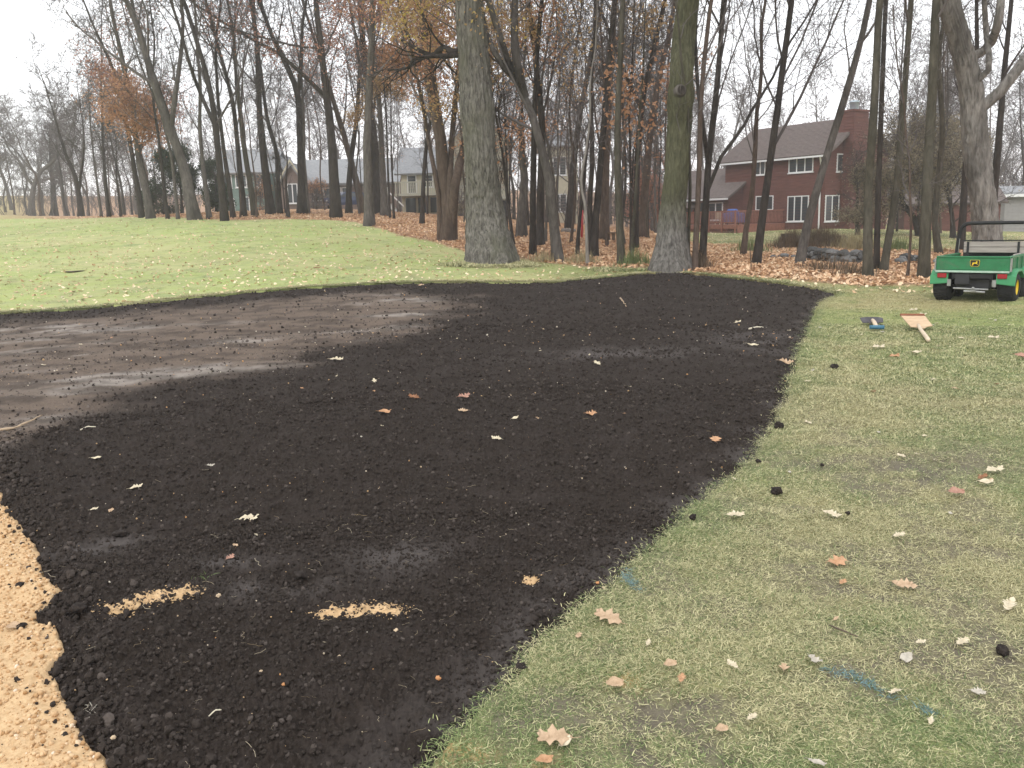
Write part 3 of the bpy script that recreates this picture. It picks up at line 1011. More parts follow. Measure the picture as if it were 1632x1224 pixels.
for row in [
    (397, 822, .16, 'cream', 0, .25, 'big cream oak leaf lying flat on open dark soil, front left'),
    (537, 573, .24, 'cream', 1, .1, 'wide cream leaf on soil just below the pale dry patch'),
    (597, 607, .13, 'cream', 2, 1.9, 'small cream leaf on soil below the wide cream one'),
    (660, 634, .17, 'brown', 1, 2.5, 'curled dark brown leaf on the middle of the soil'),
    (614, 659, .16, 'orange', 3, .05, 'smooth orange tan leaf without lobes on the middle of the soil'),
    (740, 632, .17, 'red', 1, .5, 'pinkish curled leaf on soil, right of the curled dark brown leaf'),
    (738, 654, .13, 'tan', 2, 2.9, 'small tan leaf on soil directly below the pinkish curled leaf'),
    (821, 664, .11, 'cream', 3, .8, 'small whitish leaf on soil right of the tan and pinkish pair'),
    (942, 660, .14, 'orange', 1, .3, 'bright orange leaf alone on the soil right of centre'),
    (791, 698, .12, 'cream', 2, 2.7, 'thin whitish leaf scrap on soil below the centre'),
    (1140, 702, .14, 'orange', 0, 1.4, 'orange oak leaf on soil near the curving right edge'),
    (154, 730, .10, 'cream', 3, .3, 'small pale leaf on soil at far left below the long stick'),
    (217, 770, .12, 'cream', 2, .6, 'forked pale leaf on soil at left, above the sandy edge'),
    (336, 738, .08, 'grey', 1, .2, 'small greyish leaf on soil left of centre'),
    (367, 886, .07, 'red', 1, 1.0, 'small reddish curled leaf on soil below the big cream leaf'),
    (176, 804, .06, 'tan', 3, 1.5, 'little upright tan leaf on soil by the sandy left edge'),
    (150, 807, .07, 'cream', 2, .5, 'thin cream leaf beside the little upright tan leaf'),
    (1200, 550, .20, 'cream', 3, -.2, 'white curl of leaf on soil near the right edge, far half'),
    (1253, 578, .22, 'tan', 1, -.3, 'tan leaf at the soil edge where the turf curves, far right'),
    (1176, 513, .18, 'cream', 2, .6, 'cream leaf on the far soil near its pointed corner'),
    (952, 577, .16, 'cream', 1, 2.0, 'pale leaf on the far middle of the soil'),
    (671, 455, .22, 'tan', 2, .4, 'tan leaf at the soil\'s far edge left of the thick oak'),
    (970, 993, .17, 'tan', 0, 2.45, 'large tan oak leaf tilted on the turf beside the blue paint mark'),
    (884, 1180, .16, 'tan', 0, 3.0, 'broad tan oak leaf with long stalk on lawn at the bottom edge'),
    (1334, 898, .14, 'orange', 0, .3, 'orange tan star-like oak leaf on the open right lawn'),
    (1441, 936, .15, 'tan', 2, -.3, 'long tan oak leaf right of the orange star-like leaf'),
    (1326, 826, .14, 'cream', 2, -.6, 'cream oak leaf with deep lobes on the right lawn above the tan ones'),
    (1172, 828, .14, 'cream', 1, .1, 'cream leaf curled over a dark crumb near the turf edge'),
    (1608, 972, .13, 'cream', 2, .8, 'pale leaf at the right border of the lawn, lower half'),
    (1585, 753, .17, 'cream', 0, .3, 'cream star-like leaf, topmost of three at the right border'),
    (1565, 765, .12, 'brown', 1, .6, 'brown folded leaf between two cream leaves at the right border'),
    (1570, 775, .14, 'cream', 3, .2, 'smooth cream leaf, lowest of three at the right border'),
    (1068, 1069, .07, 'tan', 3, .3, 'round tan leaf on lawn left of the muddy patch'),
    (1086, 1091, .06, 'orange', 2, 1.2, 'small orange lobed leaf under the round tan leaf'),
    (980, 1095, .09, 'tan', 3, .1, 'flat pinkish tan leaf pressed into the lawn near the soil edge'),
    (1533, 1027, .09, 'cream', 1, .5, 'curled cream leaf on lawn right of the dark twig'),
    (1467, 1030, .06, 'cream', 2, .2, 'small cream scrap on lawn right of the dark twig'),
    (868, 1216, .08, 'orange', 3, .2, 'ochre leaf cut off by the bottom edge of the picture'),
    (1343, 929, .06, 'orange', 2, .7, 'small dark orange leaf under the orange star-like one'),
    (1033, 1031, .05, 'cream', 1, 1.2, 'tiny cream curled leaf below the large tilted tan leaf'),
    (1167, 1070, .07, 'cream', 2, 2.2, 'small cream leaf beside the muddy hollow in the lawn'),
    (1198, 1150, .06, 'cream', 1, .6, 'small cream leaf on the big muddy patch at the bottom'),
    (1150, 1170, .06, 'tan', 3, .2, 'small tan leaf left of the cream one on the big muddy patch'),
    (1483, 1157, .05, 'cream', 2, 1.0, 'small cream leaf past the end of the faded blue line'),
    (1523, 792, .13, 'red', 3, .1, 'reddish leaf pressed into the worn track on the right lawn'),
    (1432, 859, .10, 'cream', 1, .4, 'small cream leaf midway between two lobed tan leaves'),
    (900, 1186, .08, 'cream', 3, .9, 'small cream leaf overlapping the broad stalked leaf at the bottom'),
    (1627, 572, .19, 'red', 3, -.5, 'pinkish leaf at the right border level with the far lawn'),
    (1400, 556, .22, 'cream', 0, .2, 'cream leaf below the blue handled tool'),
    (1455, 497, .22, 'cream', 1, .4, 'pale leaf lying above the tan scoop'),
    (1470, 504, .20, 'cream', 2, .1, 'pale leaf between the green vehicle and the tan scoop'),
    (1583, 542, .20, 'cream', 0, .1, 'cream leaf on far lawn right of the tan scoop'),
    (1425, 573, .18, 'orange', 3, .4, 'orange leaf on the far lawn below the tan scoop'),
    (1460, 566, .18, 'cream', 3, .2, 'smooth cream leaf right of the orange one on the far lawn'),
    (505, 430, .30, 'brown', 1, .4, 'brown leaf on the bright grass left of the thick oak'),
    (20, 984, .08, 'tan', 3, .2, 'small tan leaf lying on the orange sand'),
]:
    put_leaf(*row)

# small leaves, countable but alike
def rand_lawn_leaf(n, a0, a1, d0, d1, cond):
    out = []
    while len(out) < n:
        a = RS.uniform(a0, a1); d = math.sqrt(RS.uniform(d0 ** 2, d1 ** 2))
        x, y = np.array([math.sin(a) * d]), np.array([math.cos(a) * d])
        if cond(x, y): out.append((x[0], y[0]))
    return out


for n, a0, a1, d0, d1, lab, grp, cols, sz in (
    (55, .05, .52, 2.5, 15, 'very small leaf scrap lying loose on the worn right lawn', 'leaf scraps on the right lawn', ('cream', 'cream', 'tan', 'grey'), (.03, .07)),
    (90, -.56, -.02, 19, 30, 'pale leaf lying loose on the bright grass beyond the soil', 'pale leaves on the far grass', ('cream', 'cream', 'tan'), (.09, .16)),
    (40, -.5, .35, 4, 16, 'tiny scrap of leaf lying on the dark soil', 'leaf scraps on the soil', ('cream', 'cream', 'tan', 'orange'), (.025, .07))):
    on_soil = 'soil' in grp
    for x, y in rand_lawn_leaf(n, a0, a1, d0, d1, (lambda x, y: inside(BED, x, y)[0]) if on_soil else (lambda x, y: not inside(HOLE, x, y)[0] and litter_mask(x, y)[0] < .3)):
        c = cols[RS.randint(len(cols))]; i = RS.randint(4)
        o = link('leaf_scrap' if 'scrap' in lab else 'fallen_leaf', leafmesh[c][i])
        o.location = (x, y, surf_z(x, y)); o.scale = (RS.uniform(*sz),) * 3; o.rotation_euler = (RS.normal(0, .2), RS.normal(0, .2), RS.rand() * 6.28)
        tag(o, lab, 'leaf', grp)

# leaf litter: thousands, one sheet of them under the trees and thinner over the fairway
m_lit, nt, b = new_mat('litter_leaf', .75, .2)
t = attrn(nt, 'tint', 'INSTANCER')
cr = nt.nodes.new('ShaderNodeValToRGB'); nt.links.new(t, cr.inputs[0])
el = cr.color_ramp.elements
el[0].position = 0; el[0].color = (.27, .15, .085, 1); el[1].position = 1; el[1].color = (.80, .66, .46, 1)
for p, c in ((.3, (.46, .275, .155)), (.6, (.62, .405, .25)), (.85, (.72, .525, .345))):
    e = el.new(p); e.color = (*c, 1)
nt.links.new(cr.outputs[0], b.inputs['Base Color'])


def litter_leaf(i):
    r = np.random.RandomState(90 + i)
    t = np.linspace(0, 1, 5); w = np.array([.03, .26, .18, .30, .02]) * r.uniform(.8, 1.2)
    k = (.4, .9, .2, .6)[i] * (t - .5) ** 2
    vv = np.concatenate([np.stack([t - .5, -w, k + r.uniform(.1, .5) * w], 1), np.stack([t - .5, 0 * w, k], 1), np.stack([t - .5, w, k + r.uniform(.1, .6) * w], 1)])
    q = [(a + s, a + s + 5, a + s + 6, a + s + 1) for s in (0, 5) for a in range(4)]
    return mesh_arrays(f'litter_{i}', vv, [q], [m_lit])


litter = bank('litter', [litter_leaf(i) for i in range(4)])
n = 230000
a = RS.uniform(-.62, .62, n); d = RS.uniform(19, 72, n) ** 1.0
x, y = np.sin(a) * d, np.cos(a) * d
m = litter_mask(x, y)
az = np.arctan2(x, y)
dens = np.clip(m, 0, 1) ** 1.5 * np.clip(1.1 - d / 80, .1, 1)
dens = np.maximum(dens, .05 * (az < .05) * (~inside(HOLE, x, y)) * (1 - .4 * sstep(30, 50, d)))
dens = np.maximum(dens, .05 * (az > .2) * (d > 30))
dens = np.maximum(dens, .10 * np.exp(-np.abs(d - np.interp(az, LF_A, LF_D)) / 2.5) * ~inside(HOLE, x, y))
k = RS.rand(n) < dens
x, y, d, m = x[k], y[k], d[k], m[k]
k = np.arange(len(x)) < 88000
x, y, d, m = x[k], y[k], d[k], m[k]
nn = len(x)
rot = np.stack([RS.normal(0, .45, nn), RS.normal(0, .45, nn), RS.rand(nn) * 6.28], 1)
tint = np.clip(RS.beta(2, 2.2, nn) + (fbm(x * .25, y * .25, 3, 1) - .5) * .5 + .45 * (m < .3), 0, 1)
zz = height(x, y) + .01 + m * ((fbm(x * 2.2, y * 2.2, 3, 6) - .4) * .10 + .02)
scatter('leaf_litter', np.column_stack([x, y, zz]), np.where(m < .3, RS.uniform(.06, .12, nn), RS.uniform(.08, .15, nn)), rot, litter, tint, nvar=4)

# ------------------------------------------------------------------ sticks, stones and clods that lie loose
m_stick = plain('weathered_stick', (.40, .30, .20), .8, .35, 14, bmp=.4)
m_twig = plain('dark_twig', (.10, .075, .055), .85, .3, 14)
m_strawc = plain('bleached_straw', (.62, .56, .43), .7, .15, 20)


def stick(name, pix, r0, r1, mat, lab, cat='stick', lift=.012):
    P = world_line(pix); P[:, 2] = [surf_z(p[0], p[1]) + lift for p in P]
    P[1:-1, 2] += .006
    t = np.linspace(0, len(P) - 1, 14); Q = np.stack([np.interp(t, range(len(P)), P[:, i]) for i in range(3)], 1)
    Q[:, :2] += (np.stack([fbm(Q[:, 0] * 9, Q[:, 1] * 9, 2, 1), fbm(Q[:, 0] * 9, Q[:, 1] * 9, 2, 4)], 1) - .5) * r0 * 3
    tag(MB().tube(Q, np.linspace(r0, r1, 14) * (1 + .15 * RS.randn(14)), 7).build(name, mat, smooth=True), lab, cat)


stick('stick', [(-45, 692), (0, 684), (22, 680), (45, 671), (66, 659)], .013, .006, m_stick, 'long curved bare stick on dry soil at the far left')
stick('twig', [(1322, 1000), (1335, 1010), (1350, 1016), (1368, 1022)], .004, .0025, m_twig, 'dark thin twig lying on the lawn above the blue line', 'twig', .004)
stick('stick', [(989, 474), (993, 480), (998, 488)], .016, .008, m_stick, 'short pale stick on the far soil in front of the green-barked oak')
stick('straw', [(331, 1132), (344, 1130), (353, 1128)], .0028, .0022, m_strawc, 'single white straw on dark soil near the bottom left', 'straw', .004)
stick('twig', [(1192, 521), (1205, 520), (1216, 520)], .012, .006, m_strawc, 'pale thin twig on far soil near the pointed corner', 'twig')
stick('twig', [(128, 681), (140, 678), (152, 677)], .006, .004, m_strawc, 'thin white twig on soil right of the long stick', 'twig', .004)
m_stick_dark = plain('bare_turf_scar', (.10, .08, .05), .9, .4, 20)
m_clod_solo = plain('wet_clod', (.030, .024, .021), .9, .5, 40, .15, bmp=.9)
m_stone = plain('round_pebble', (.55, .42, .28), .7, .2, 30)
m_ostone = plain('orange_pebble', (.50, .24, .10), .7, .2, 30)


def clod(px, py, r, lab, mat=None, name='soil_clod', seed=0, cat='clod', flat=.8):
    p = ground_at(px, py)
    a, f = lump(100 + seed, 3, .5, flat)
    o = link(name, mesh_arrays(name, a * r, [f], [mat or m_clod_solo]))
    o.location = (p[0], p[1], surf_z(p[0], p[1]) + r * flat * .55); o.rotation_euler = (0, 0, seed)
    tag(o, lab, cat)


for i, (px, py, r, lab) in enumerate([
    (1237, 791, .032, 'fist-sized dark clod alone on the lawn right of the soil'),
    (1241, 683, .034, 'dark clod sitting right on the curving turf edge'),
    (831, 1062, .027, 'large wet clod at the notch in the turf edge'),
    (1597, 1043, .022, 'dark clod at the right border of the lower lawn'),
    (1330, 586, .042, 'flat dark clod on the far lawn beside the soil'),
    (1208, 740, .016, 'small dark clod on grass near the curving turf edge'),
    (1351, 823, .012, 'small dark clod close to the cream deep-lobed leaf'),
    (1310, 745, .012, 'small dark clod on lawn right of the fist-sized one'),
    (1104, 830, .02, 'dark clod lying in grass at the turf edge left of a cream leaf'),
    (30, 922, .018, 'pair-sized dark crumb lying on the orange sand'),
    (32, 982, .020, 'dark flat crumb on the orange sand beside a tan leaf'),
    (480, 918, .028, 'rough dark clod standing proud on the soil foreground'),
    (125, 970, .03, 'greyish lump of soil near the two-lobed sand spill'),
    (190, 848, .036, 'flat grey lump of soil left of the big cream leaf')]):
    clod(px, py, r, lab, seed=i, flat=.55 if 'flat' in lab else .8)
for i, (px, py, r, lab, m) in enumerate([
    (180, 1168, .0085, 'pale pebble on soil by the lower sand edge', m_stone), (228, 1152, .011, 'round tan pebble on soil near the lower sand edge', m_stone),
    (698, 1078, .0095, 'orange pebble on soil left of the turf notch', m_ostone), (631, 999, .0105, 'tan pebble under the long oval sand spill', m_stone),
    (348, 944, .010, 'pale pebble right of the two-lobed sand spill', m_stone), (252, 1025, .008, 'tan pebble in the left foreground soil', m_stone),
    (952, 919, .009, 'orange pebble close to the blue marked turf edge', m_ostone), (962, 925, .009, 'white pebble close to the blue marked turf edge', m_stone),
    (415, 1059, .007, 'small tan pebble in the front middle of the soil', m_stone), (451, 1081, .007, 'small orange pebble in the front middle of the soil', m_ostone),
    (540, 1039, .006, 'tiny white pebble left of the orange pebble', m_stone)]):
    clod(px, py, r, lab, m, 'pebble', i, 'pebble', .8)
# a few green sprigs that came with the compost
for (px, py), lab in (((320, 918), 'small green weed sprig beside the two-lobed sand spill'), ((150, 1117), 'pale wilted weed sprig in soil at the lower sand edge')):
    p = ground_at(px, py); o = link('weed_sprig', tuft(31 + px, 22, LM['grey'] if px < 200 else m_grass, .45, (.02, .05), .02, .0014))
    o.location = (p[0], p[1], surf_z(p[0], p[1])); tag(o, lab, 'weed')
p = ground_at(122, 432)
a, f = lump(5, 3, .5, .14)
o = link('turf_scar', mesh_arrays('turf_scar', a * (.26, .42, .08), [f], [m_stick_dark])); o.location = (p[0], p[1], p[2]); tag(o, 'small dark bare scar in the bright grass at far left', 'divot')
# ------------------------------------------------------------------ trees
def bark(name, lo, hi, scale=5, moss=None):
    m, nt, b = new_mat(name, .95, .1)
    v = coords(nt, (1, 1, .22))
    n1 = noise(nt, scale * 2.2, 6, .7, v, .4); n2 = noise(nt, scale * .25, 3, .6, coords(nt, (1, 1, .5)))
    c = mixc(nt, ramp(nt, n1, .32, .68), lo, hi)
    c = mixc(nt, ramp(nt, n2, .5, .75), c, tuple(x * .72 for x in lo))
    if moss: c = mixc(nt, ramp(nt, n2, .38, .62), c, moss)
    nt.links.new(c, b.inputs['Base Color']); bump(nt, b, n1, .9, .05)
    return m


BK = dict(grey=bark('grey_bark', (.055, .048, .043), (.145, .128, .115)), dark=bark('dark_wet_bark', (.022, .018, .016), (.066, .055, .048)),
          brown=bark('brown_bark', (.055, .039, .031), (.135, .10, .080)), olive=bark('olive_bark', (.042, .038, .029), (.11, .098, .075)),
          pale=bark('pale_bark', (.15, .135, .12), (.30, .275, .25)))
m_twigs, nt, b = new_mat('bare_twig', .9, .1); b.inputs['Base Color'].default_value = (.125, .108, .104, 1)  # lighter and greyer: lens glare is put into this twig colour
m_twigs_d, nt, b = new_mat('dark_bare_twig', .9, .1); b.inputs['Base Color'].default_value = (.075, .063, .060, 1)


def leaf_cloud_mat(name, a, bcol):
    m, nt, b = new_mat(name, .7, .2)
    t = attrn(nt, 'tint'); c = mixc(nt, t, a, bcol); nt.links.new(c, b.inputs['Base Color'])
    tr = nt.nodes.new('ShaderNodeBsdfTranslucent'); nt.links.new(c, tr.inputs[0])      # thin leaves let the sky through
    mx = nt.nodes.new('ShaderNodeMixShader'); mx.inputs[0].default_value = .45
    nt.links.new(b.outputs[0], mx.inputs[1]); nt.links.new(tr.outputs[0], mx.inputs[2]); nt.links.new(mx.outputs[0], nt.nodes['Material Output'].inputs['Surface'])
    return m


LF = dict(rust=leaf_cloud_mat('rust_leaves', (.33, .155, .075), (.58, .34, .205)), red=leaf_cloud_mat('russet_leaves', (.26, .115, .08), (.48, .26, .185)),
          gold=leaf_cloud_mat('golden_leaves', (.30, .18, .075), (.54, .38, .20)), olive=leaf_cloud_mat('dull_brown_green_leaves', (.13, .11, .072), (.36, .30, .215)),
          yellow=leaf_cloud_mat('yellow_leaves', (.40, .29, .06), (.58, .45, .14)))


def cat_rom(P, n):
    P = np.asarray(P, float)
    Q = np.vstack([2 * P[0] - P[1], P, 2 * P[-1] - P[-2]])
    seg = np.concatenate([[0], np.cumsum(np.linalg.norm(np.diff(P, axis=0), axis=1))])
    s = np.linspace(0, seg[-1], n); out = np.empty((n, 3))
    for i, u in enumerate(s):
        k = min(np.searchsorted(seg, u, 'right') - 1, len(P) - 2)
        t = (u - seg[k]) / (seg[k + 1] - seg[k] + 1e-9)
        p0, p1, p2, p3 = Q[k:k + 4]
        out[i] = .5 * (2 * p1 + (p2 - p0) * t + (2 * p0 - 5 * p1 + 4 * p2 - p3) * t * t + (3 * p1 - p0 - 3 * p2 + p3) * t ** 3)
    return out


def unit(a):
    return a / (np.linalg.norm(a, axis=-1, keepdims=True) + 1e-9)


def sprout(r, P, R, n, t0, t1, ang, length, trop, wig, seg, rk, rmin, lenfall=.5, side=None):
    """n children on every parent line; returns (P, R) of the children"""
    B, Np, _ = P.shape
    t = (t0 + (t1 - t0) * ((np.arange(n)[None] + r.rand(B, n)) / n)).clip(0, .999)
    f = t * (Np - 1); k = f.astype(int); w = (f - k)[..., None]
    bi = np.arange(B)[:, None]
    p0 = P[bi, k] * (1 - w) + P[bi, k + 1] * w
    T = unit(P[bi, k + 1] - P[bi, k]); r0 = R[bi, k] * (1 - w[..., 0]) + R[bi, k + 1] * w[..., 0]
    ref = np.where(np.abs(T[..., 2:3]) > .8, np.array([1., 0, 0]), np.array([0, 0, 1.]))
    U = unit(np.cross(T, ref)); V = np.cross(T, U)
    ph = (np.arange(n)[None] * 2.4 + r.rand(B, 1) * 6.28 + r.normal(0, .5, (B, n)))[..., None]
    an = np.clip(r.normal(ang, .16, (B, n)), .2, 1.7)[..., None]
    d = np.cos(an) * T + np.sin(an) * (np.cos(ph) * U + np.sin(ph) * V)
    L = length * (1 - lenfall * t) * r.uniform(.6, 1.25, (B, n))
    p0 = p0.reshape(-1, 3); d = d.reshape(-1, 3); L = L.reshape(-1); r0 = r0.reshape(-1)
    rs = np.maximum(r0 * rk * r.uniform(.7, 1.1, len(r0)), rmin)
    rs = np.minimum(rs, np.maximum(L * .035, rmin))
    out = np.empty((len(L), seg + 1, 3)); out[:, 0] = p0
    for s in range(seg):
        d = unit(d + r.normal(0, wig, d.shape) + np.array([0, 0, trop]))
        out[:, s + 1] = out[:, s] + d * (L / seg)[:, None]
    RR = np.maximum(rs[:, None] * np.linspace(1, .3, seg + 1)[None], rmin * .45)
    return out, RR


def merge(parts):
    vv, ff, off = [], [], 0
    for v, f in parts:
        vv.append(v); ff.append(f + off); off += len(v)
    return np.concatenate(vv), np.concatenate(ff)


STY = dict(
    forest=dict(n=(15, 6, 4, 3), t0=.26, ang=.62, L=(.29, .45, .42, .45), trop=(.16, .08, .04, .0), wig=.11),
    open=dict(n=(15, 6, 5, 3), t0=.24, ang=.95, L=(.36, .42, .42, .42), trop=(.09, .05, .02, .0), wig=.15),
    vase=dict(n=(14, 6, 5, 3), t0=.2, ang=.55, L=(.42, .42, .40, .42), trop=(.10, .05, .03, .0), wig=.10),
    pole=dict(n=(12, 5, 5, 3), t0=.28, ang=.75, L=(.2, .5, .45, .5), trop=(.10, .05, .02, .0), wig=.14),
    sapling=dict(n=(12, 5, 3, 0), t0=.25, ang=.7, L=(.30, .45, .4, .4), trop=(.10, .03, 0, 0), wig=.16),
    shrub=dict(n=(16, 6, 5, 3), t0=.12, ang=.95, L=(.55, .5, .45, .4), trop=(.06, 0, 0, 0), wig=.18))


def bark_relief(V, ring, N, base, amp, seed):
    """deep furrows in a thick trunk: pushes the vertices of a finely divided tube in and out"""
    V = V.reshape(N, ring, 3)
    c = V.mean(1, keepdims=True); d = V - c; r = np.linalg.norm(d, axis=2, keepdims=True)
    a = np.arange(ring) / ring
    hh = (c[..., 2] - c[0, 0, 2])
    A = np.broadcast_to(a[None], (N, ring)); H = np.broadcast_to(hh, (N, ring))
    wob = (fbm(A * 10, H * 1.3, 2, seed) - .5) * .09
    cyc = max(8, int(6.28 * base / .10))
    u = (A + wob) * cyc
    u0 = np.minimum(u % cyc, 1e9)
    rid = 1 - np.abs(vnoise(u0 % 256, H * 3.2, seed) - .5) * 2
    rid2 = 1 - np.abs(vnoise((u0 * 2.1) % 256, H * 7, seed + 1) - .5) * 2
    k = (rid ** 2 * .7 + rid2 * .3 - .5) * amp
    edge = np.minimum(A, 1 - A) * 20
    k = k * np.clip(edge, .0, 1)
    butt = 1 + .10 * np.cos(A * 6.28 * 5 + seed) * np.exp(-H / .45)
    return (c + d * butt[..., None] * (1 + (k / r[..., 0]))[..., None]).reshape(-1, 3)


def make_tree(name, label, way, w, style='forest', H=19, mat='grey', seed=0, depth=None, stems=(), leaves=None, group=None, clear=None, cat='tree',
              flare=.45, taper=1.15, fine=False, limbs=(), twig=None, far=None, dens=1.0, spread=1.0, knots=()):
    r = np.random.RandomState(seed + 100)
    if depth is None:
        base = ground_at(way[0][0], way[0][1])
    else:
        base = at_depth(way[0][0], way[0][1], depth); base[2] = height(base[0], base[1])
    y = base[1]
    pts = [base - (0, 0, .3)] + [at_depth(a, b_, y + r.normal(0, .12)) for a, b_ in way[1:]]
    P0 = np.array(pts)
    r0 = w * np.hypot(*base[:2]) / F / 2
    d = unit(P0[-1] - P0[-2])[None][0]; p = P0[-1].copy(); ext = []
    while p[2] - base[2] < H and len(ext) < 40:
        d = unit(d + r.normal(0, .07, 3) * (1, 1, .3) + (0, 0, .13)); p = p + d * H * .07; ext.append(p.copy())
    P0 = np.vstack([P0] + ([np.array(ext)] if ext else []))
    nseg = 26
    P = cat_rom(P0, nseg)
    Hh = np.clip((P[:, 2] - base[2]) / max(H, P[-1, 2] - base[2]), 0, 1)
    R = r0 * (1 - Hh) ** taper * .97 + r0 * .03 + .012
    R = R * (1 + flare * np.exp(-(P[:, 2] - base[2]).clip(0) / (r0 * 1.8 + .12)))
    root = thing(name, label, cat, base, 0, group)
    sides = 12 if r0 > .25 else 8
    parts = []
    if fine:
        n2 = 190; Pf = cat_rom(P0, n2)
        # closer rings low down, where they show large
        hh = np.linspace(0, 1, n2) ** 1.6
        Pf = np.stack([np.interp(hh, np.linspace(0, 1, n2), Pf[:, i]) for i in range(3)], 1)
        hgt = Pf[:, 2] - base[2]; Rf = r0 * (1 - np.clip(hgt / H, 0, 1)) ** taper * .97 + r0 * .03
        Rf = Rf * (1 + flare * np.exp(-hgt.clip(0) / (r0 * 1.9 + .15)) + .05 * np.sin(hgt * 1.3 + seed))
        for kz, kw, ka in knots:
            Rf = Rf * (1 + ka * np.exp(-((hgt - kz) / kw) ** 2))
        v, f = tube_arrays(Pf[None], Rf[None], 128)
        v = bark_relief(v, 128, n2, r0, r0 * .17, seed)
        parts.append((v, f))
    else:
        v, f = tube_arrays(P[None], R[None], sides)
        v = v + ((fbm(v[:, 0] * 5 + v[:, 1] * 3, v[:, 2] * 1.5, 2, seed % 6) - .5) * r0 * .25)[:, None] * (1, 1, 0)
        parts.append((v, f))
    axes = [(P, R)]
    for sway, sw in stems:
        q = np.array([at_depth(a, b_, y + r.normal(0, .1) + .25 * i * r.normal()) for i, (a, b_) in enumerate(sway)])
        q[0] = P[np.argmin(np.linalg.norm(P - q[0], axis=1))] if len(sway[0]) == 2 and sway[0][1] < way[0][1] - 25 else q[0] * (1, 1, 0) + (0, 0, base[2] - .1)
        dd = unit(q[-1] - q[-2]); pp = q[-1].copy(); ex = []
        while pp[2] - base[2] < H * .92 and len(ex) < 30:
            dd = unit(dd + r.normal(0, .08, 3) * (1, 1, .3) + (0, 0, .10)); pp = pp + dd * H * .07; ex.append(pp.copy())
        q = cat_rom(np.vstack([q] + ([np.array(ex)] if ex else [])), 20)
        rs = sw * y / F / 2
        Rs = rs * np.linspace(1, .04, 20) ** 1.15 + .01
        parts.append(tube_arrays(q[None], Rs[None], 10 if rs > .15 else 7)); axes.append((q, Rs))
    v, f = merge(parts)
    link('trunk', mesh_arrays('trunk', v - base, [f], [BK[mat] if isinstance(mat, str) else mat]), root)
    # branches
    st = STY[style]; n1, n2_, n3, n4 = [max(0, int(round(k * dens))) if i < 3 else k for i, k in enumerate(st['n'])]
    t0 = st['t0'] if clear is None else clear * .72
    yy = far or y
    br, lv = [], []
    tips = []
    for q, Rq in axes:
        Pq = np.stack([np.interp(np.linspace(0, 1, 20), np.linspace(0, 1, len(q)), q[:, i]) for i in range(3)], 1)[None]
        Rr = np.interp(np.linspace(0, 1, 20), np.linspace(0, 1, len(q)), Rq)[None]
        L1 = H * st['L'][0] * spread
        a1, ra1 = sprout(r, Pq, Rr, n1 if len(axes) == 1 else max(5, int(n1 * .7)), t0, .98, st['ang'], L1, st['trop'][0], st['wig'], 8, .42, max(.012, yy * .0003), .55)
        a2, ra2 = sprout(r, a1, ra1, n2_, .18, .98, .75, L1 * st['L'][1], st['trop'][1], .16, 4, .55, max(.008, yy * .00026), .45)
        a3, ra3 = sprout(r, a2, ra2, n3, .15, .98, .75, L1 * st['L'][1] * st['L'][2], st['trop'][2], .2, 2, .6, max(.006, yy * .00023), .4)
        br += [tube_arrays(a1, ra1, 5), tube_arrays(a2, ra2, 3), tube_arrays(a3, ra3, 3)]
        tips += [a2[:, 2:].reshape(-1, 3), a3.reshape(-1, 3)]
        if n4:
            a4, ra4 = sprout(r, a3, ra3, n4, .2, .98, .7, L1 * st['L'][1] * st['L'][2] * st['L'][3] * 1.25, st['trop'][3], .2, 1, .7, max(.005, yy * .0002), .3)
            br.append(tube_arrays(a4, ra4, 3)); tips.append(a4.reshape(-1, 3))
    v, f = merge(br)
    link('crown', mesh_arrays('crown', v - base, [f], [m_twigs_d if (twig or (mat == 'dark')) else m_twigs]), root)
    for lway, lw in limbs:
        q = np.array([at_depth(a, b_, y + .35 * i) for i, (a, b_) in enumerate(lway)])
        q[0] = P[np.argmin(np.abs(P[:, 2] - q[0, 2]))] * (1, 1, 0) + (0, 0, q[0, 2])
        q = cat_rom(q, 16); rs = lw * y / F / 2
        Rs = rs * np.linspace(1, .25, 16) + .006
        a1, ra1 = sprout(r, q[None], Rs[None], 9, .25, .98, .8, 2.2, .02, .2, 6, .5, .01, .4)
        a2, ra2 = sprout(r, a1, ra1, 5, .2, .98, .8, 1.0, .0, .2, 4, .6, .007, .4)
        v, f = merge([tube_arrays(q[None], Rs[None], 8), tube_arrays(a1, ra1, 5), tube_arrays(a2, ra2, 3)])
        link('limb', mesh_arrays('limb', v - base, [f], [BK['dark']]), root)
    for spec in ([leaves] if isinstance(leaves, tuple) else (leaves or [])):
        kind_, cnt, z0, z1, size, fuzz = spec
        T = np.concatenate(tips); hz = T[:, 2] - base[2]
        cnt = int(cnt * 1.5); size *= .74
        cl = vnoise(T[:, 0] * .8 + seed, T[:, 2] * .8 + T[:, 1] * .5, seed % 8)
        pr = ((hz > z0) & (hz < z1)) * (sstep(.42, .74, cl) + .015)
        if pr.sum() == 0: continue
        k = r.choice(len(T), cnt, p=pr / pr.sum())
        c = T[k] + r.normal(0, fuzz * .55, (cnt, 3))
        leafquads(root, base, c, size, r, LF[kind_])
    return root


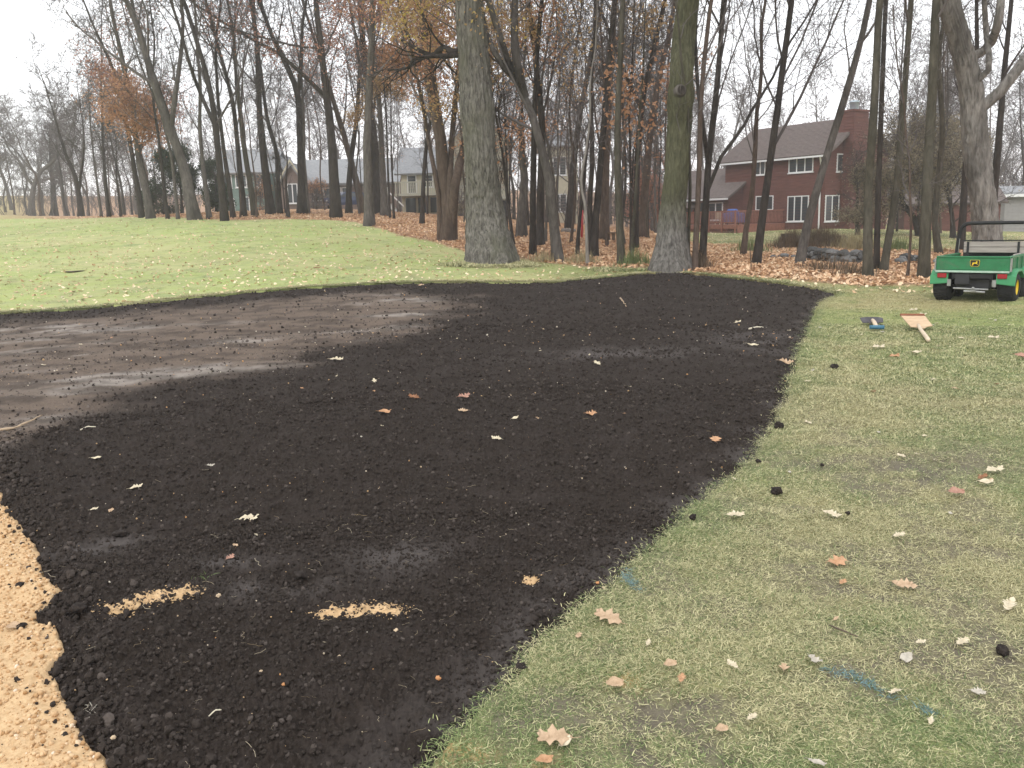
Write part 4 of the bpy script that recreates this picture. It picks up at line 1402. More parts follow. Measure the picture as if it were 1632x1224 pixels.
def leafquads(root, base, c, size, r, mat, name='foliage'):
    cnt = len(c)
    u = unit(r.normal(0, 1, (cnt, 3))); w_ = unit(np.cross(u, r.normal(0, 1, (cnt, 3)))); nn_ = np.cross(u, w_)
    s = (size * r.uniform(.6, 1.3, cnt))[:, None]
    v = np.stack([c - u * s, c + w_ * s * .55 + nn_ * s * .15, c + u * s, c - w_ * s * .55 + nn_ * s * .15], 1).reshape(-1, 3)
    f = np.arange(cnt * 4).reshape(-1, 4)
    me = mesh_arrays(name, v - base, [f], [mat], False)
    attr(me, 'tint', np.repeat(np.clip(r.normal(.5, .3, cnt), 0, 1), 4))
    tag(link(name, me, root), kind='stuff')


m_oak, nt, b = new_mat('furrowed_oak_bark', .95, .1)
v = coords(nt, (1, 1, .2)); n1 = noise(nt, 16, 6, .7, v, .5); n2 = noise(nt, 1.1, 3, .6, coords(nt, (1, 1, .5)))
c = mixc(nt, ramp(nt, n1, .34, .66), (.042, .038, .033), (.235, .220, .190)); c = mixc(nt, ramp(nt, n2, .5, .8), c, (.105, .105, .070))
nt.links.new(c, b.inputs['Base Color']); bump(nt, b, n1, .9, .05)
m_moss, nt, b = new_mat('mossy_oak_bark', .95, .1)
v = coords(nt, (1, 1, .2)); n1 = noise(nt, 18, 6, .7, v, .5)
tc = nt.nodes.new('ShaderNodeTexCoord'); sp = nt.nodes.new('ShaderNodeSeparateXYZ'); nt.links.new(tc.outputs['Object'], sp.inputs[0])
g_ = mixc(nt, ramp(nt, n1, .3, .7), (.040, .040, .024), (.128, .124, .074)); p_ = mixc(nt, ramp(nt, n1, .34, .66), (.05, .045, .04), (.22, .205, .185))
hz_ = nt.nodes.new('ShaderNodeMath'); hz_.operation = 'MULTIPLY_ADD'; nt.links.new(noise(nt, 1.2, 3, .6), hz_.inputs[0]); hz_.inputs[1].default_value = 1.2; nt.links.new(sp.outputs['Z'], hz_.inputs[2])
nt.links.new(mixc(nt, ramp(nt, hz_.outputs[0], 1.5, 2.7), p_, g_), b.inputs['Base Color']); bump(nt, b, n1, .9, .05)
m_maple = bark('peeling_maple_bark', (.070, .063, .056), (.29, .27, .245), 4)

# --- the trees one meets first
oakL = make_tree('oak_tree', 'thick furrowed grey oak trunk on the grass edge behind the soil, left of centre', [(784, 418), (772, 330), (766, 250), (757, 120), (748, 0)], 53, 'open', 22, m_oak, 1,
                 clear=.52, fine=True, flare=.62, taper=.62, limbs=[([(738, 60), (728, 84), (706, 76), (690, 88), (668, 80), (640, 64)], 13), ([(690, 88), (668, 92), (650, 108), (618, 112)], 8),
                 ([(770, 190), (792, 175), (800, 150)], 6)], knots=[(4.4, .35, .12)], twig=True)
oakR = make_tree('oak_tree', 'green-barked straight oak with a sawn limb scar at the soil\'s far edge', [(1068, 431), (1072, 340), (1077, 290), (1083, 200), (1086, 130), (1090, 60), (1098, -10)], 38, 'open', 20, m_moss, 2,
                 clear=.55, fine=True, flare=.85, taper=.45, knots=[(4.2, .25, .10)], twig=True)
# the sawn-off limb: a ring of callus round a dark disc
yR = oakR.location.y
sc = np.array(at_depth(1086, 143, yR - .45)) - np.array(oakR.location)
MB().lathe([(.02, 0.0), (.105, 0.0), (.135, -.02), (.15, -.07), (.16, -.16)], sc, (.12, -1, .1), 20).build('callus_ring', BK['grey'], oakR, True)
MB().lathe([(.001, .012), (.10, .012), (.10, -.03)], sc, (.12, -1, .1), 20).build('limb_scar', BK['dark'], oakR)
maple = make_tree('maple_tree', 'big forked maple with pale peeling bark behind the green vehicle', [(1582, 398), (1568, 330), (1556, 240), (1547, 140), (1528, 60), (1508, -10)], 34, 'open', 18, m_maple, 3, depth=27,
                  clear=.6, fine=True, flare=.35, taper=.45, stems=[([(1560, 160), (1592, 148), (1612, 125), (1640, 85), (1680, 40)], 17), ([(1556, 90), (1574, 76), (1590, 40), (1596, -10)], 14), ([(1578, 150), (1576, 110), (1572, 60), (1568, -10)], 9)], twig=True)

# --- every other trunk, read from left to right: base pixel and the line it follows
ROWS = [
    # name, label, way, width, style, H, bark, extra
    ('bare_tree', 'tiny leaning bare tree at the far left border of the fairway', [(19, 329), (12, 305), (4, 280), (-4, 255)], 5, 'open', 14, 'grey', dict(depth=135)),
    ('bare_tree', 'broad crowned bare tree at far left with a low forked trunk', [(51, 344), (51, 318), (56, 290), (66, 272), (80, 262)], 8, 'open', 13, 'grey', dict(stems=[([(53, 300), (44, 285), (34, 262), (20, 245)], 5), ([(56, 280), (42, 262), (25, 240), (10, 225)], 4)], clear=.25)),
    ('bare_tree', 'short bare tree just right of the broad crowned one', [(69, 344), (66, 325), (64, 305)], 4.5, 'open', 9, 'grey', {}),
    ('bare_tree', 'thick short dark trunk between thin trees at far left', [(86, 344), (86, 325), (84, 300), (82, 280)], 9, 'open', 11, 'dark', {}),
    ('bare_tree', 'tallest pointed bare tree of the far left group', [(107, 344), (99, 300), (93, 255), (89, 200), (87, 160)], 6.5, 'vase', 15.5, 'grey', dict(clear=.28)),
    ('bare_tree', 'bare tree with twin crown, right of the tallest pointed one at far left', [(129, 345), (126, 310), (121, 285), (112, 262)], 7.5, 'open', 11, 'dark', dict(stems=[([(126, 310), (128, 285), (132, 262)], 4)])),
    ('bare_tree', 'slim bare tree left of the straight dark one at far left', [(162, 346), (156, 300), (150, 258), (146, 215)], 3.6, 'pole', 12, 'grey', dict(clear=.3)),
    ('bare_tree', 'straight dark bare tree with level side branches at far left', [(174, 346), (169, 300), (165, 250), (163, 200), (162, 165)], 5.5, 'pole', 15, 'dark', dict(clear=.25, dens=1.2)),
    ('sapling', 'small dark sapling beside the straight dark tree at far left', [(193, 346), (190, 320), (187, 295)], 3.6, 'sapling', 6, 'dark', {}),
    ('oak_tree', 'leaning oak with rusty leaf clusters at the left end of the wood', [(227, 347), (216, 280), (205, 215), (192, 150), (180, 110), (152, 48)], 8, 'open', 17, 'dark',
     dict(leaves=[('red', 3400, 3.5, 11.5, .10, .8)], clear=.25, spread=.6)),
    ('oak_tree', 'grey oak with orange foliage low on its trunk at the left end of the wood', [(241, 348), (232, 300), (222, 255), (214, 200), (206, 150), (196, 100)], 12, 'forest', 19, 'grey',
     dict(leaves=[('rust', 4200, 1.6, 8.5, .10, .9)], clear=.2, spread=.6)),
    ('bare_tree', 'slim dark tree between two thick leaning trunks at left', [(268, 349), (261, 300), (256, 250), (250, 200)], 5, 'forest', 16, 'dark', {}),
    ('bare_tree', 'slim grey tree close left of the thickest leaning trunk', [(284, 349), (280, 310), (276, 270)], 5, 'forest', 14, 'grey', {}),
    ('oak_tree', 'thickest leaning grey trunk at the left end of the wood', [(311, 350), (302, 310), (294, 272), (275, 215), (252, 150), (236, 100), (222, 50)], 17, 'open', 19, 'grey',
     dict(clear=.35, stems=[([(270, 205), (278, 160), (284, 120), (290, 70)], 8), ([(240, 105), (225, 70), (215, 30)], 7)], leaves=[('rust', 900, 2, 6, .09, .7)])),
    ('bare_tree', 'thin straight tree right of the thickest leaning trunk', [(334, 349), (328, 300), (322, 250), (318, 200)], 7, 'forest', 17, 'grey', {}),
    ('bare_tree', 'tall dark tree forking into two long arms at the fairway edge', [(359, 352), (352, 290), (345, 215), (336, 150), (318, 80), (296, 10)], 11, 'vase', 20, 'dark', dict(clear=.3, stems=[([(345, 200), (320, 150), (305, 110), (285, 40)], 6)])),
    ('bare_tree', 'slim trunk right beside the tall dark forking tree', [(372, 348), (366, 300), (358, 250), (352, 200)], 7, 'forest', 17, 'dark', {}),
    ('bare_tree', 'left one of two parallel trunks in front of the green house', [(389, 346), (384, 290), (378, 225), (372, 170), (360, 120)], 9, 'vase', 18, 'dark', dict(clear=.35)),
    ('bare_tree', 'olive right one of two parallel trunks in front of the green house', [(407, 345), (398, 290), (390, 240), (384, 190), (376, 120)], 9, 'vase', 18, 'olive', dict(clear=.35)),
    ('bare_tree', 'tall straight dark trunk left of the house with the steep gable', [(432, 342), (425, 290), (417, 220), (412, 150), (410, 80), (400, 0)], 12.5, 'vase', 21, 'dark', dict(clear=.42)),
    ('bare_tree', 'slim trunk with a bent neck before the steep gabled house', [(447, 341), (443, 290), (440, 240), (428, 200), (420, 150)], 7.5, 'forest', 18, 'dark', dict(clear=.35)),
    ('snag', 'short broken dark trunk standing in leaves before the steep gable', [(459, 347), (458, 325), (456, 300)], 5.5, 'sapling', 4.2, 'dark', dict(dens=.4)),
    ('bare_tree', 'thick dark trunk right of the steep gable, bending left high up', [(482, 341), (481, 280), (478, 210), (474, 150), (455, 100), (435, 60)], 14, 'open', 20, 'dark', dict(clear=.45, stems=[([(474, 150), (480, 100), (482, 40)], 7)])),
    ('bare_tree', 'thin trunk close right of the thick dark bending one', [(491, 341), (488, 300), (484, 250)], 6, 'forest', 16, 'grey', {}),
    ('bare_tree', 'big dark trunk with a long left limb in front of white windows', [(536, 348), (532, 280), (527, 210), (522, 160), (513, 90), (505, 20)], 16, 'open', 21, 'dark',
     dict(clear=.42, stems=[([(524, 165), (500, 135), (475, 112), (445, 85), (415, 70)], 6)], leaves=[('red', 1800, 6, 12, .10, .6)])),
    ('bare_tree', 'trunk leaning left from behind the blue car', [(580, 341), (568, 290), (556, 245), (545, 205), (528, 150)], 11, 'forest', 18, 'brown', dict(leaves=[('red', 1400, 6, 12, .10, .6)])),
    ('bare_tree', 'upright dark trunk crossing the leaning one beside the blue car', [(556, 341), (556, 300), (560, 250), (568, 190), (572, 130)], 9, 'forest', 18, 'dark', {}),
    ('oak_tree', 'grey trunk in front of the leaf carpet, nearest of the left wood', [(588, 360), (587, 300), (585, 240), (588, 160), (592, 80), (594, 0)], 14.5, 'forest', 21, 'grey',
     dict(clear=.38, leaves=[('red', 4200, 6, 12, .10, .6), ('rust', 2800, 3.6, 8, .095, .6)])),
    ('oak_tree', 'very thick dark trunk behind the grey one on the leaf carpet', [(600, 341), (600, 300), (597, 250), (592, 200)], 19, 'forest', 20, 'dark', dict(clear=.4, leaves=[('rust', 4200, 4.2, 11, .11, .7)])),
    ('oak_tree', 'mid grey trunk left of the white outdoor stairs', [(613, 345), (611, 300), (609, 250), (606, 190)], 11, 'forest', 18, 'grey', dict(leaves=[('gold', 2200, 3.8, 8, .10, .5)])),
    ('sapling', 'very thin straight sapling in front of the white stairs', [(628, 350), (626, 300), (624, 255)], 3, 'sapling', 9, 'dark', {}),
    ('bare_tree', 'thin dark trunk under the cream house deck', [(672, 358), (674, 310), (676, 270), (680, 230), (686, 190)], 6.5, 'forest', 15, 'dark', dict(clear=.35, leaves=[('rust', 1500, 5, 10, .11, .5)])),
    ('oak_tree', 'cluster of stems fused at the base, left of the thick furrowed oak', [(713, 384), (712, 340), (708, 290), (704, 240), (698, 195), (690, 150)], 23, 'vase', 17, 'brown',
     dict(stems=[([(722, 384), (722, 330), (728, 280), (738, 240), (748, 190)], 15), ([(700, 384), (700, 320), (692, 270), (684, 230), (676, 180)], 8), ([(716, 384), (717, 320), (718, 260), (722, 200), (728, 140)], 11)],
          leaves=[('rust', 4000, 3.2, 9.5, .09, .6), ('red', 1000, 5, 9, .085, .4)], clear=.3)),
    ('sapling', 'slim slanting dark stem right of the thick furrowed oak', [(819, 390), (813, 350), (808, 310), (803, 260)], 5, 'sapling', 9, 'dark', dict(leaves=[('rust', 500, 1.5, 5, .09, .4)])),
    ('snag', 'hollow looking pale grey snag with torn top behind the slanting dark stem', [(832, 377), (831, 340), (836, 290), (832, 250)], 14, 'sapling', 5.0, 'grey', dict(flare=.5, taper=.3, dens=.4)),
    ('bare_tree', 'straight nearly black trunk in front of the torn snag', [(849, 407), (849, 350), (850, 290), (851, 220), (853, 150), (858, 60)], 9.5, 'pole', 17, 'dark', dict(clear=.4, leaves=[('gold', 300, 2.5, 8, .075, .5)])),
    ('oak_tree', 'dark trunk close right of the nearly black straight one', [(861, 393), (861, 340), (862, 290), (864, 230)], 12, 'forest', 17, 'dark', dict(leaves=[('gold', 600, 2, 9, .08, .5)])),
    ('oak_tree', 'crooked big limbed oak with golden leaves right of the thick furrowed oak', [(891, 418), (884, 370), (878, 310), (868, 255), (850, 190), (832, 145), (815, 112)], 15, 'open', 15, 'grey',
     dict(clear=.25, stems=[([(832, 150), (822, 90), (820, 30), (822, -20)], 14), ([(826, 130), (800, 105), (782, 70), (770, 30)], 8)], leaves=[('gold', 2300, 1.6, 8.2, .07, .4), ('yellow', 500, 6.5, 9.5, .08, .4)])),
    ('oak_tree', 'dark leaning trunk far behind the golden leaved oak', [(906, 366), (908, 330), (912, 290), (916, 240)], 11, 'forest', 18, 'dark', {}),
    ('sapling', 'slender slanting dark stem left of the red stake', [(919, 410), (922, 370), (926, 330), (932, 270), (940, 200)], 5, 'pole', 11, 'dark', dict(clear=.35)),
    ('sapling', 'thin pale crooked stem in front of the black twin trunk', [(937, 423), (935, 380), (933, 330), (926, 290), (934, 240)], 4, 'sapling', 8, 'pale', {}),
    ('bare_tree', 'black twin trunk forking from the ground near the red stake', [(947, 411), (948, 370), (952, 320), (958, 250), (964, 180), (972, 90), (980, 0)], 11, 'pole', 18, 'dark', dict(clear=.4, stems=[([(943, 411), (940, 370), (940, 320), (944, 250), (942, 170)], 8)], leaves=[('gold', 500, 3, 9, .09, .5)])),
    ('oak_tree', 'straight brown trunk behind the black twin trunk', [(963, 383), (964, 330), (965, 280), (968, 200), (972, 130), (978, 50)], 13.5, 'forest', 20, 'brown', dict(clear=.4, leaves=[('gold', 300, 5, 10, .08, .6)])),
    ('bare_tree', 'mossy grey trunk at the grass edge right of the small wooden perch', [(991, 424), (988, 370), (985, 300), (984, 230), (986, 150), (990, 60)], 11, 'pole', 17, 'olive', dict(clear=.4)),
    ('sapling', 'thin pale stem at the grass edge left of the green-barked oak', [(1006, 421), (1008, 380), (1011, 340), (1014, 290)], 4.5, 'sapling', 8, 'olive', dict(leaves=[('rust', 350, 3, 7, .09, .5)])),
    ('bare_tree', 'dark trunk with a high fork left of the green-barked oak', [(1012, 397), (1013, 340), (1015, 280), (1018, 220), (1026, 150), (1044, 70), (1060, 0)], 10, 'vase', 18, 'dark', dict(clear=.42, stems=[([(1022, 170), (1006, 140), (990, 100)], 5)])),
    ('bare_tree', 'broad brown trunk far behind, left of the green-barked oak', [(1024, 379), (1026, 330), (1030, 280), (1036, 220), (1044, 160)], 13, 'forest', 19, 'brown', dict(leaves=[('rust', 600, 2, 8, .09, .6)])),
    ('sapling', 'thin pole close right of the green-barked oak base', [(1096, 428), (1097, 390), (1098, 350), (1100, 300)], 4.5, 'sapling', 9, 'olive', {}),
    ('bare_tree', 'brownish slim trunk right of the green-barked oak', [(1107, 431), (1109, 380), (1112, 330), (1115, 250), (1116, 180)], 8, 'pole', 16, 'brown', dict(clear=.35)),
    ('bare_tree', 'nearly black trunk before the wooden deck, spreading wide above', [(1118, 424), (1122, 370), (1126, 310), (1130, 250), (1138, 180), (1146, 100), (1152, 20)], 10, 'vase', 17, 'dark', dict(clear=.2, dens=1.35, spread=1.15, stems=[([(1126, 310), (1142, 262), (1168, 225), (1192, 190)], 5), ([(1130, 250), (1120, 200), (1112, 140), (1108, 60)], 6)])),
    ('bare_tree', 'slim leaning trunk in front of the red deck rail', [(1183, 408), (1190, 360), (1198, 310), (1203, 250), (1206, 180)], 8, 'vase', 13, 'brown', dict(clear=.3)),
    ('bare_tree', 'dark trunk leaning right across the red house facade', [(1203, 423), (1212, 370), (1220, 310), (1230, 240), (1241, 160), (1250, 90), (1262, 0)], 11.5, 'vase', 17, 'dark', dict(clear=.25, dens=1.35, spread=1.1)),
    ('bare_tree', 'trunk leaning strongly right across the red house corner', [(1272, 421), (1285, 365), (1303, 300), (1322, 235), (1345, 160), (1368, 80), (1386, 0)], 12.5, 'pole', 18, 'grey', dict(clear=.38)),
    ('bare_tree', 'front left trunk of the tight clump right of the red house', [(1384, 443), (1383, 380), (1384, 300), (1390, 220), (1396, 120), (1402, 0)], 13, 'pole', 18, 'olive', dict(clear=.45)),
    ('bare_tree', 'middle thin trunk of the tight clump right of the red house', [(1397, 433), (1398, 370), (1400, 300), (1403, 220), (1407, 110), (1412, 0)], 8, 'pole', 18, 'dark', dict(clear=.45)),
    ('bare_tree', 'right slanting trunk of the tight clump right of the red house', [(1406, 434), (1416, 380), (1426, 320), (1434, 240), (1442, 140), (1452, 0)], 10, 'pole', 18, 'olive', dict(clear=.42)),
    ('sapling', 'very thin sapling left of the straight trunk beside the vehicle', [(1445, 444), (1450, 400), (1452, 350), (1450, 300)], 3, 'sapling', 6, 'brown', {}),
    ('bare_tree', 'straight smooth trunk just left of the green vehicle', [(1473, 444), (1474, 380), (1477, 300), (1483, 200), (1488, 100), (1492, 0)], 15, 'pole', 18, 'olive', dict(clear=.42)),
    ('bare_tree', 'bent trunk behind the left side of the green vehicle', [(1499, 404), (1490, 350), (1496, 280), (1502, 200), (1496, 90), (1512, 0)], 9, 'pole', 17, 'olive', dict(clear=.4)),
    ('bare_tree', 'dark trunk half hidden behind the pale maple, left side', [(1531, 390), (1536, 320), (1540, 250), (1545, 180)], 10, 'pole', 15, 'dark', dict(depth=34)),
    ('bare_tree', 'dark leaning trunk right of the pale maple', [(1578, 380), (1584, 310), (1592, 220), (1601, 110), (1612, 0)], 11, 'pole', 17, 'dark', dict(depth=34, clear=.45)),
]
for i, (nm, lab, way, w, sty, H, mt, ex) in enumerate(ROWS):
    make_tree(nm, lab, way, w, sty, H, mt, i + 10, cat='tree' if nm != 'snag' else 'dead tree', **ex)

# --- the wood goes on behind: alike bare trees, copied
proto = []
for i in range(7):
    px, py = 816, 300
    sty = ('forest', 'open', 'vase', 'forest', 'open', 'pole', 'vase')[i]
    r = np.random.RandomState(i + 900); Hh = 17
    b_ = at_depth(816, 300, 60); b_[2] = height(b_[0], b_[1])
    xx = [816 + r.normal(0, 5) * k for k in range(4)]
    bx_, by_ = project(b_)
    t_ = make_tree('bare_tree', 'grey bare tree standing far back in the wood behind the houses', [(float(bx_), float(by_))] + [(float(bx_) + r.normal(0, 6) * k, float(by_) - 70 * k) for k in (1, 2, 3)], 9, sty, Hh, ('grey', 'brown', 'dark')[i % 3], 900 + i,
                   depth=60, far=100, group='bare trees far back in the wood', clear=.2 if i % 2 else .32)
    proto.append(t_)


def copy_tree(o, loc, rz, s):
    c = o.copy(); COL.objects.link(c); c.location = loc; c.rotation_euler = (0, 0, rz); c.scale = (s,) * 3
    for ch in o.children:
        d = ch.copy(); COL.objects.link(d); d.parent = c
    return c


spots = []
r = np.random.RandomState(5)
def far_spots(n, u0, u1, y0, y1, s0, s1, sec):
    for k in range(n):
        u = u0 + (u1 - u0) * (k + r.rand()) / n; y = y0 + (y1 - y0) * r.rand(); spots.append((u * y, y, r.uniform(s0, s1), sec))
far_spots(26, -.62, -.40, 105, 175, .62, .85, 0)
far_spots(12, -.50, -.32, 78, 110, .55, .75, 0)
far_spots(16, -.33, -.02, 98, 130, .75, 1.05, 1)
far_spots(16, -.02, .22, 60, 105, .75, 1.1, 2)
far_spots(15, .18, .50, 92, 135, .75, 1.05, 3)
far_spots(20, .44, .68, 75, 120, .75, 1.1, 4)
first = set()
SEC = [('hazy bare tree in the far wood beyond the left end of the fairway', 'bare trees beyond the fairway'), ('grey bare tree rising behind the roofs of the green and the long low house', 'bare trees behind the far houses'),
       ('bare tree deep in the middle wood between the two big oaks', 'bare trees deep in the middle wood'), ('pale bare tree rising behind the dark red house', 'bare trees behind the red house'), ('hazy bare tree behind the pale maple at the right border', 'bare trees at the right border')]
for i, (x, y, s, sec) in enumerate(spots):
    p = proto[i % 7]
    loc = (x, y, float(height(x, y)) - .1); rz = r.rand() * 6.28
    if i % 7 not in first:
        first.add(i % 7); p.location = loc; p.rotation_euler = (0, 0, rz); p.scale = (s,) * 3; c_ = p
    else:
        c_ = copy_tree(p, loc, rz, s)
    c_['label'], c_['group'] = SEC[sec]

# --- young straight trees that fill the wood between the big trunks
yp = []
for i in range(4):
    b_ = at_depth(816, 300, 38); b_[2] = height(b_[0], b_[1]); bx_, by_ = map(float, project(b_))
    yp.append(make_tree('young_tree', 'young straight bare tree among the trunks of the middle wood', [(bx_, by_), (bx_ + r.normal(0, 4), by_ - 100), (bx_ + r.normal(0, 8), by_ - 220), (bx_ + r.normal(0, 10), by_ - 330)], 4.2, 'pole', 14 + i, ('dark', 'brown', 'dark', 'grey')[i], 800 + i, depth=38,
                        group='young straight trees in the middle wood', clear=.3))
ry = np.random.RandomState(77); first = set()
for i in range(26):
    sec = 0 if i < 14 else (1 if i < 18 else 2)
    u = ry.uniform(*((-.03, .19), (-.33, -.05), (.17, .52))[sec]); y = ry.uniform(*((31, 62), (52, 72), (44, 58))[sec])
    if sec == 2 and .30 < u < .37: u += .12
    loc = (u * y, y, float(height(u * y, y)) - .05); rz = ry.rand() * 6.28; s = ry.uniform(.8, 1.25); p = yp[i % 4]
    if i % 4 not in first:
        first.add(i % 4); p.location = loc; p.rotation_euler = (0, 0, rz); p.scale = (s,) * 3; c_ = p
    else:
        c_ = copy_tree(p, loc, rz, s)
    if sec: c_['label'], c_['group'] = (('young straight bare tree among trunks before the far left houses', 'young trees before the far left houses'), ('young straight bare tree on the lawn edge near the red house', 'young trees near the red house'))[sec - 1]

# --- thin stems between the big trunks
sp_ = []
for i in range(4):
    b_ = at_depth(816, 300, 32); b_[2] = height(b_[0], b_[1]); bx_, by_ = map(float, project(b_))
    sp_.append(make_tree('sapling', 'thin bare sapling standing among the trunks of the middle wood', [(bx_, by_), (bx_ + 4 * (i - 1), by_ - 80), (bx_ + 5 * (i - 2), by_ - 170)], 3.4, 'sapling' if i % 2 else 'pole', 9 + i, ('dark', 'brown', 'olive', 'grey')[i], 700 + i, depth=32,
                         group='thin saplings in the middle wood', leaves=('rust', 90, 1, 6, .05, .4) if i != 2 else None))
first = set()
for i in range(34):
    u = r.uniform(-.05, .20) if i < 24 else r.uniform(-.30, -.06); y = r.uniform(28, 60) if i < 24 else r.uniform(48, 70)
    loc = (u * y, y, float(height(u * y, y)) - .03); rz = r.rand() * 6.28; s = r.uniform(.6, 1.25); p = sp_[i % 4]
    if i % 4 not in first:
        first.add(i % 4); p.location = loc; p.rotation_euler = (0, 0, rz); p.scale = (s,) * 3
        c_ = p
    else:
        c_ = copy_tree(p, loc, rz, s)
    if i >= 24: c_['label'], c_['group'] = 'thin bare sapling among leaves before the low and cream houses', 'thin saplings before the far houses'
# ------------------------------------------------------------------ house parts
m_red = plain('red_brown_siding', (.122, .047, .037), .75, .3, 3, bmp=.2, stretch=(.4, .4, 4))
m_roofr = plain('brown_shingles', (.135, .108, .100), .9, .25, 5, bmp=.3)
m_white = plain('white_trim', (.70, .70, .70), .5, .06, 4)
m_glass, nt, b = new_mat('window_glass', .08, .5); b.inputs['Base Color'].default_value = (.035, .042, .05, 1)
m_metal = plain('galvanised_flue', (.42, .50, .56), .4, .1, 8, metal=.6)
m_deck = plain('red_stained_deck', (.25, .105, .075), .75, .25, 6)
m_darkw = plain('dark_shadowed_siding', (.075, .066, .062), .8, .2, 4)  # one dark grey-brown, also for posts, a gutter and a door
m_greyroof = plain('grey_shingles', (.25, .255, .265), .9, .18, 5, bmp=.2)
m_cream = plain('cream_siding', (.50, .46, .35), .7, .1, 3)
m_creamdeck = plain('grey_green_deck_paint', (.40, .40, .33), .7, .1, 4)
m_green = plain('green_siding', (.15, .215, .19), .7, .15, 3)
m_brick = plain('brown_brick', (.16, .12, .105), .85, .3, 12, bmp=.2)
m_greyw = plain('grey_siding', (.27, .26, .255), .7, .1, 3)


class Wall:
    """a vertical wall plane: s runs along it, z up, n out of it"""
    def __init__(self, o, d, n):
        self.o = np.array([o[0], o[1], o[2]], float); self.d = np.array([d[0], d[1], 0.]); self.n = np.array([n[0], n[1], 0.])

    def p(self, s, z, n=0.):
        return self.o + self.d * s + self.n * n + (0, 0, z)

    def slab(self, mb, s0, s1, z0, z1, n0, n1):
        P = self.p
        return mb.hexa([P(s0, z0, n1), P(s1, z0, n1), P(s1, z0, n0), P(s0, z0, n0), P(s0, z1, n1), P(s1, z1, n1), P(s1, z1, n0), P(s0, z1, n0)])


def siding(parent, wall, s0, s1, z0, z1, mat, course=.2, top=None, name='siding'):
    """lapped boards: each course leans out at its foot; top(z) -> (s0, s1) cuts the boards under a gable"""
    mb = MB(); z = z0
    while z < z1 - .01:
        zz = min(z + course, z1)
        a0, b0 = top(z) if top else (s0, s1)
        a1, b1 = top(zz) if top else (s0, s1)
        if b0 - a0 > .05:
            P = wall.p
            mb.hexa([P(a0, z, .065), P(b0, z, .065), P(b0, z, 0), P(a0, z, 0), P(a1, zz, .015), P(b1, zz, .015), P(b1, zz, 0), P(a1, zz, 0)])
        z = zz
    o = mb.build(name, mat, parent); o['kind'] = 'stuff'
    return o


def window(parent, wall, s, z, w, h, panes=2, mat=None, bar=.07, sill=True, rows=1):
    fr = MB(); n0, n1 = .03, .10
    wall.slab(fr, s, s + bar, z, z + h, n0, n1); wall.slab(fr, s + w - bar, s + w, z, z + h, n0, n1)
    wall.slab(fr, s + bar, s + w - bar, z, z + bar, n0, n1); wall.slab(fr, s + bar, s + w - bar, z + h - bar, z + h, n0, n1)
    for k in range(1, panes):
        c = s + w * k / panes
        wall.slab(fr, c - bar * .6, c + bar * .6, z + bar, z + h - bar, n0, n1 - .01)
    for k in range(1, rows):
        c = z + h * k / rows
        wall.slab(fr, s + bar, s + w - bar, c - bar * .35, c + bar * .35, n0, n1 - .015)
    f = fr.build('window', mat or m_white, parent)
    for k in range(panes):
        mb = MB(); a = s + w * k / panes + bar * .6; wall.slab(mb, a, s + w * (k + 1) / panes - bar * .6, z + bar, z + h - bar, .0, .062)
        mb.build('pane', m_glass, f)
    if sill:
        mb = MB(); wall.slab(mb, s - .06, s + w + .06, z - .06, z - .002, .02, .15); mb.build('sill', mat or m_white, f)
    return f


def roof_slab(mb, a, b, c, d, th=.16):
    """a sloped slab; a-b eave, d-c ridge"""
    a, b, c, d = map(lambda q: np.asarray(q, float), (a, b, c, d))
    n = unit(np.cross(b - a, d - a)); n = n if n[2] > 0 else -n
    return mb.hexa([a - n * th, b - n * th, c - n * th, d - n * th, a, b, c, d])


def rot2(az):
    return np.array([math.sin(az), math.cos(az)])


# ---- the red house, right
hc = at_depth(1311, 365, 62.5); G0 = float(height(hc[0], hc[1])); hc[2] = G0
_th = math.radians(212.9); nf = np.array([math.cos(_th), math.sin(_th)])
_tg = math.radians(302.9); ng_ = np.array([math.cos(_tg), math.sin(_tg)])
left = -ng_; back = -nf
house = thing('red_house', 'two-storey dark red sided house with brown roof and tall chimney', 'house', tuple(hc))
H0 = np.array([0, 0, 0.])
E, RG, DP, LN = 5.2, 7.55, 7.2, 9.2        # eave, ridge heights, depth of gable, length of facade
fac = Wall(H0, left, nf); gab = Wall(H0, back, ng_)
mb = MB()
P = lambda a, b_, z: np.array([*(left * a + back * b_), z])
mb.hexa([P(0, 0, -1.2), P(LN, 0, -1.2), P(LN, DP, -1.2), P(0, DP, -1.2), P(0, 0, E), P(LN, 0, E), P(LN, DP, E), P(0, DP, E)])
mb.prism([P(0, 0, E), P(0, DP, E), P(0, DP / 2, RG)], np.append(left * LN, 0))
mb.build('wall', m_red, house)
siding(house, fac, 0, LN, -.4, E, m_red)
siding(house, gab, 0, DP, -.4, RG, m_red, top=lambda z: (0, DP) if z <= E else ((z - E) / (RG - E) * DP / 2, DP - (z - E) / (RG - E) * DP / 2))
ov, oh = .55, .45
sl = (RG - E) / (DP / 2)
mb = MB()
roof_slab(mb, P(-ov, -oh, E - oh * sl + .2), P(LN + ov, -oh, E - oh * sl + .2), P(LN + ov, DP / 2, RG + .2), P(-ov, DP / 2, RG + .2))
roof_slab(mb, P(-ov, DP + oh, E - oh * sl + .2), P(LN + ov, DP + oh, E - oh * sl + .2), P(LN + ov, DP / 2, RG + .2), P(-ov, DP / 2, RG + .2))
roof = mb.build('roof', m_roofr, house)
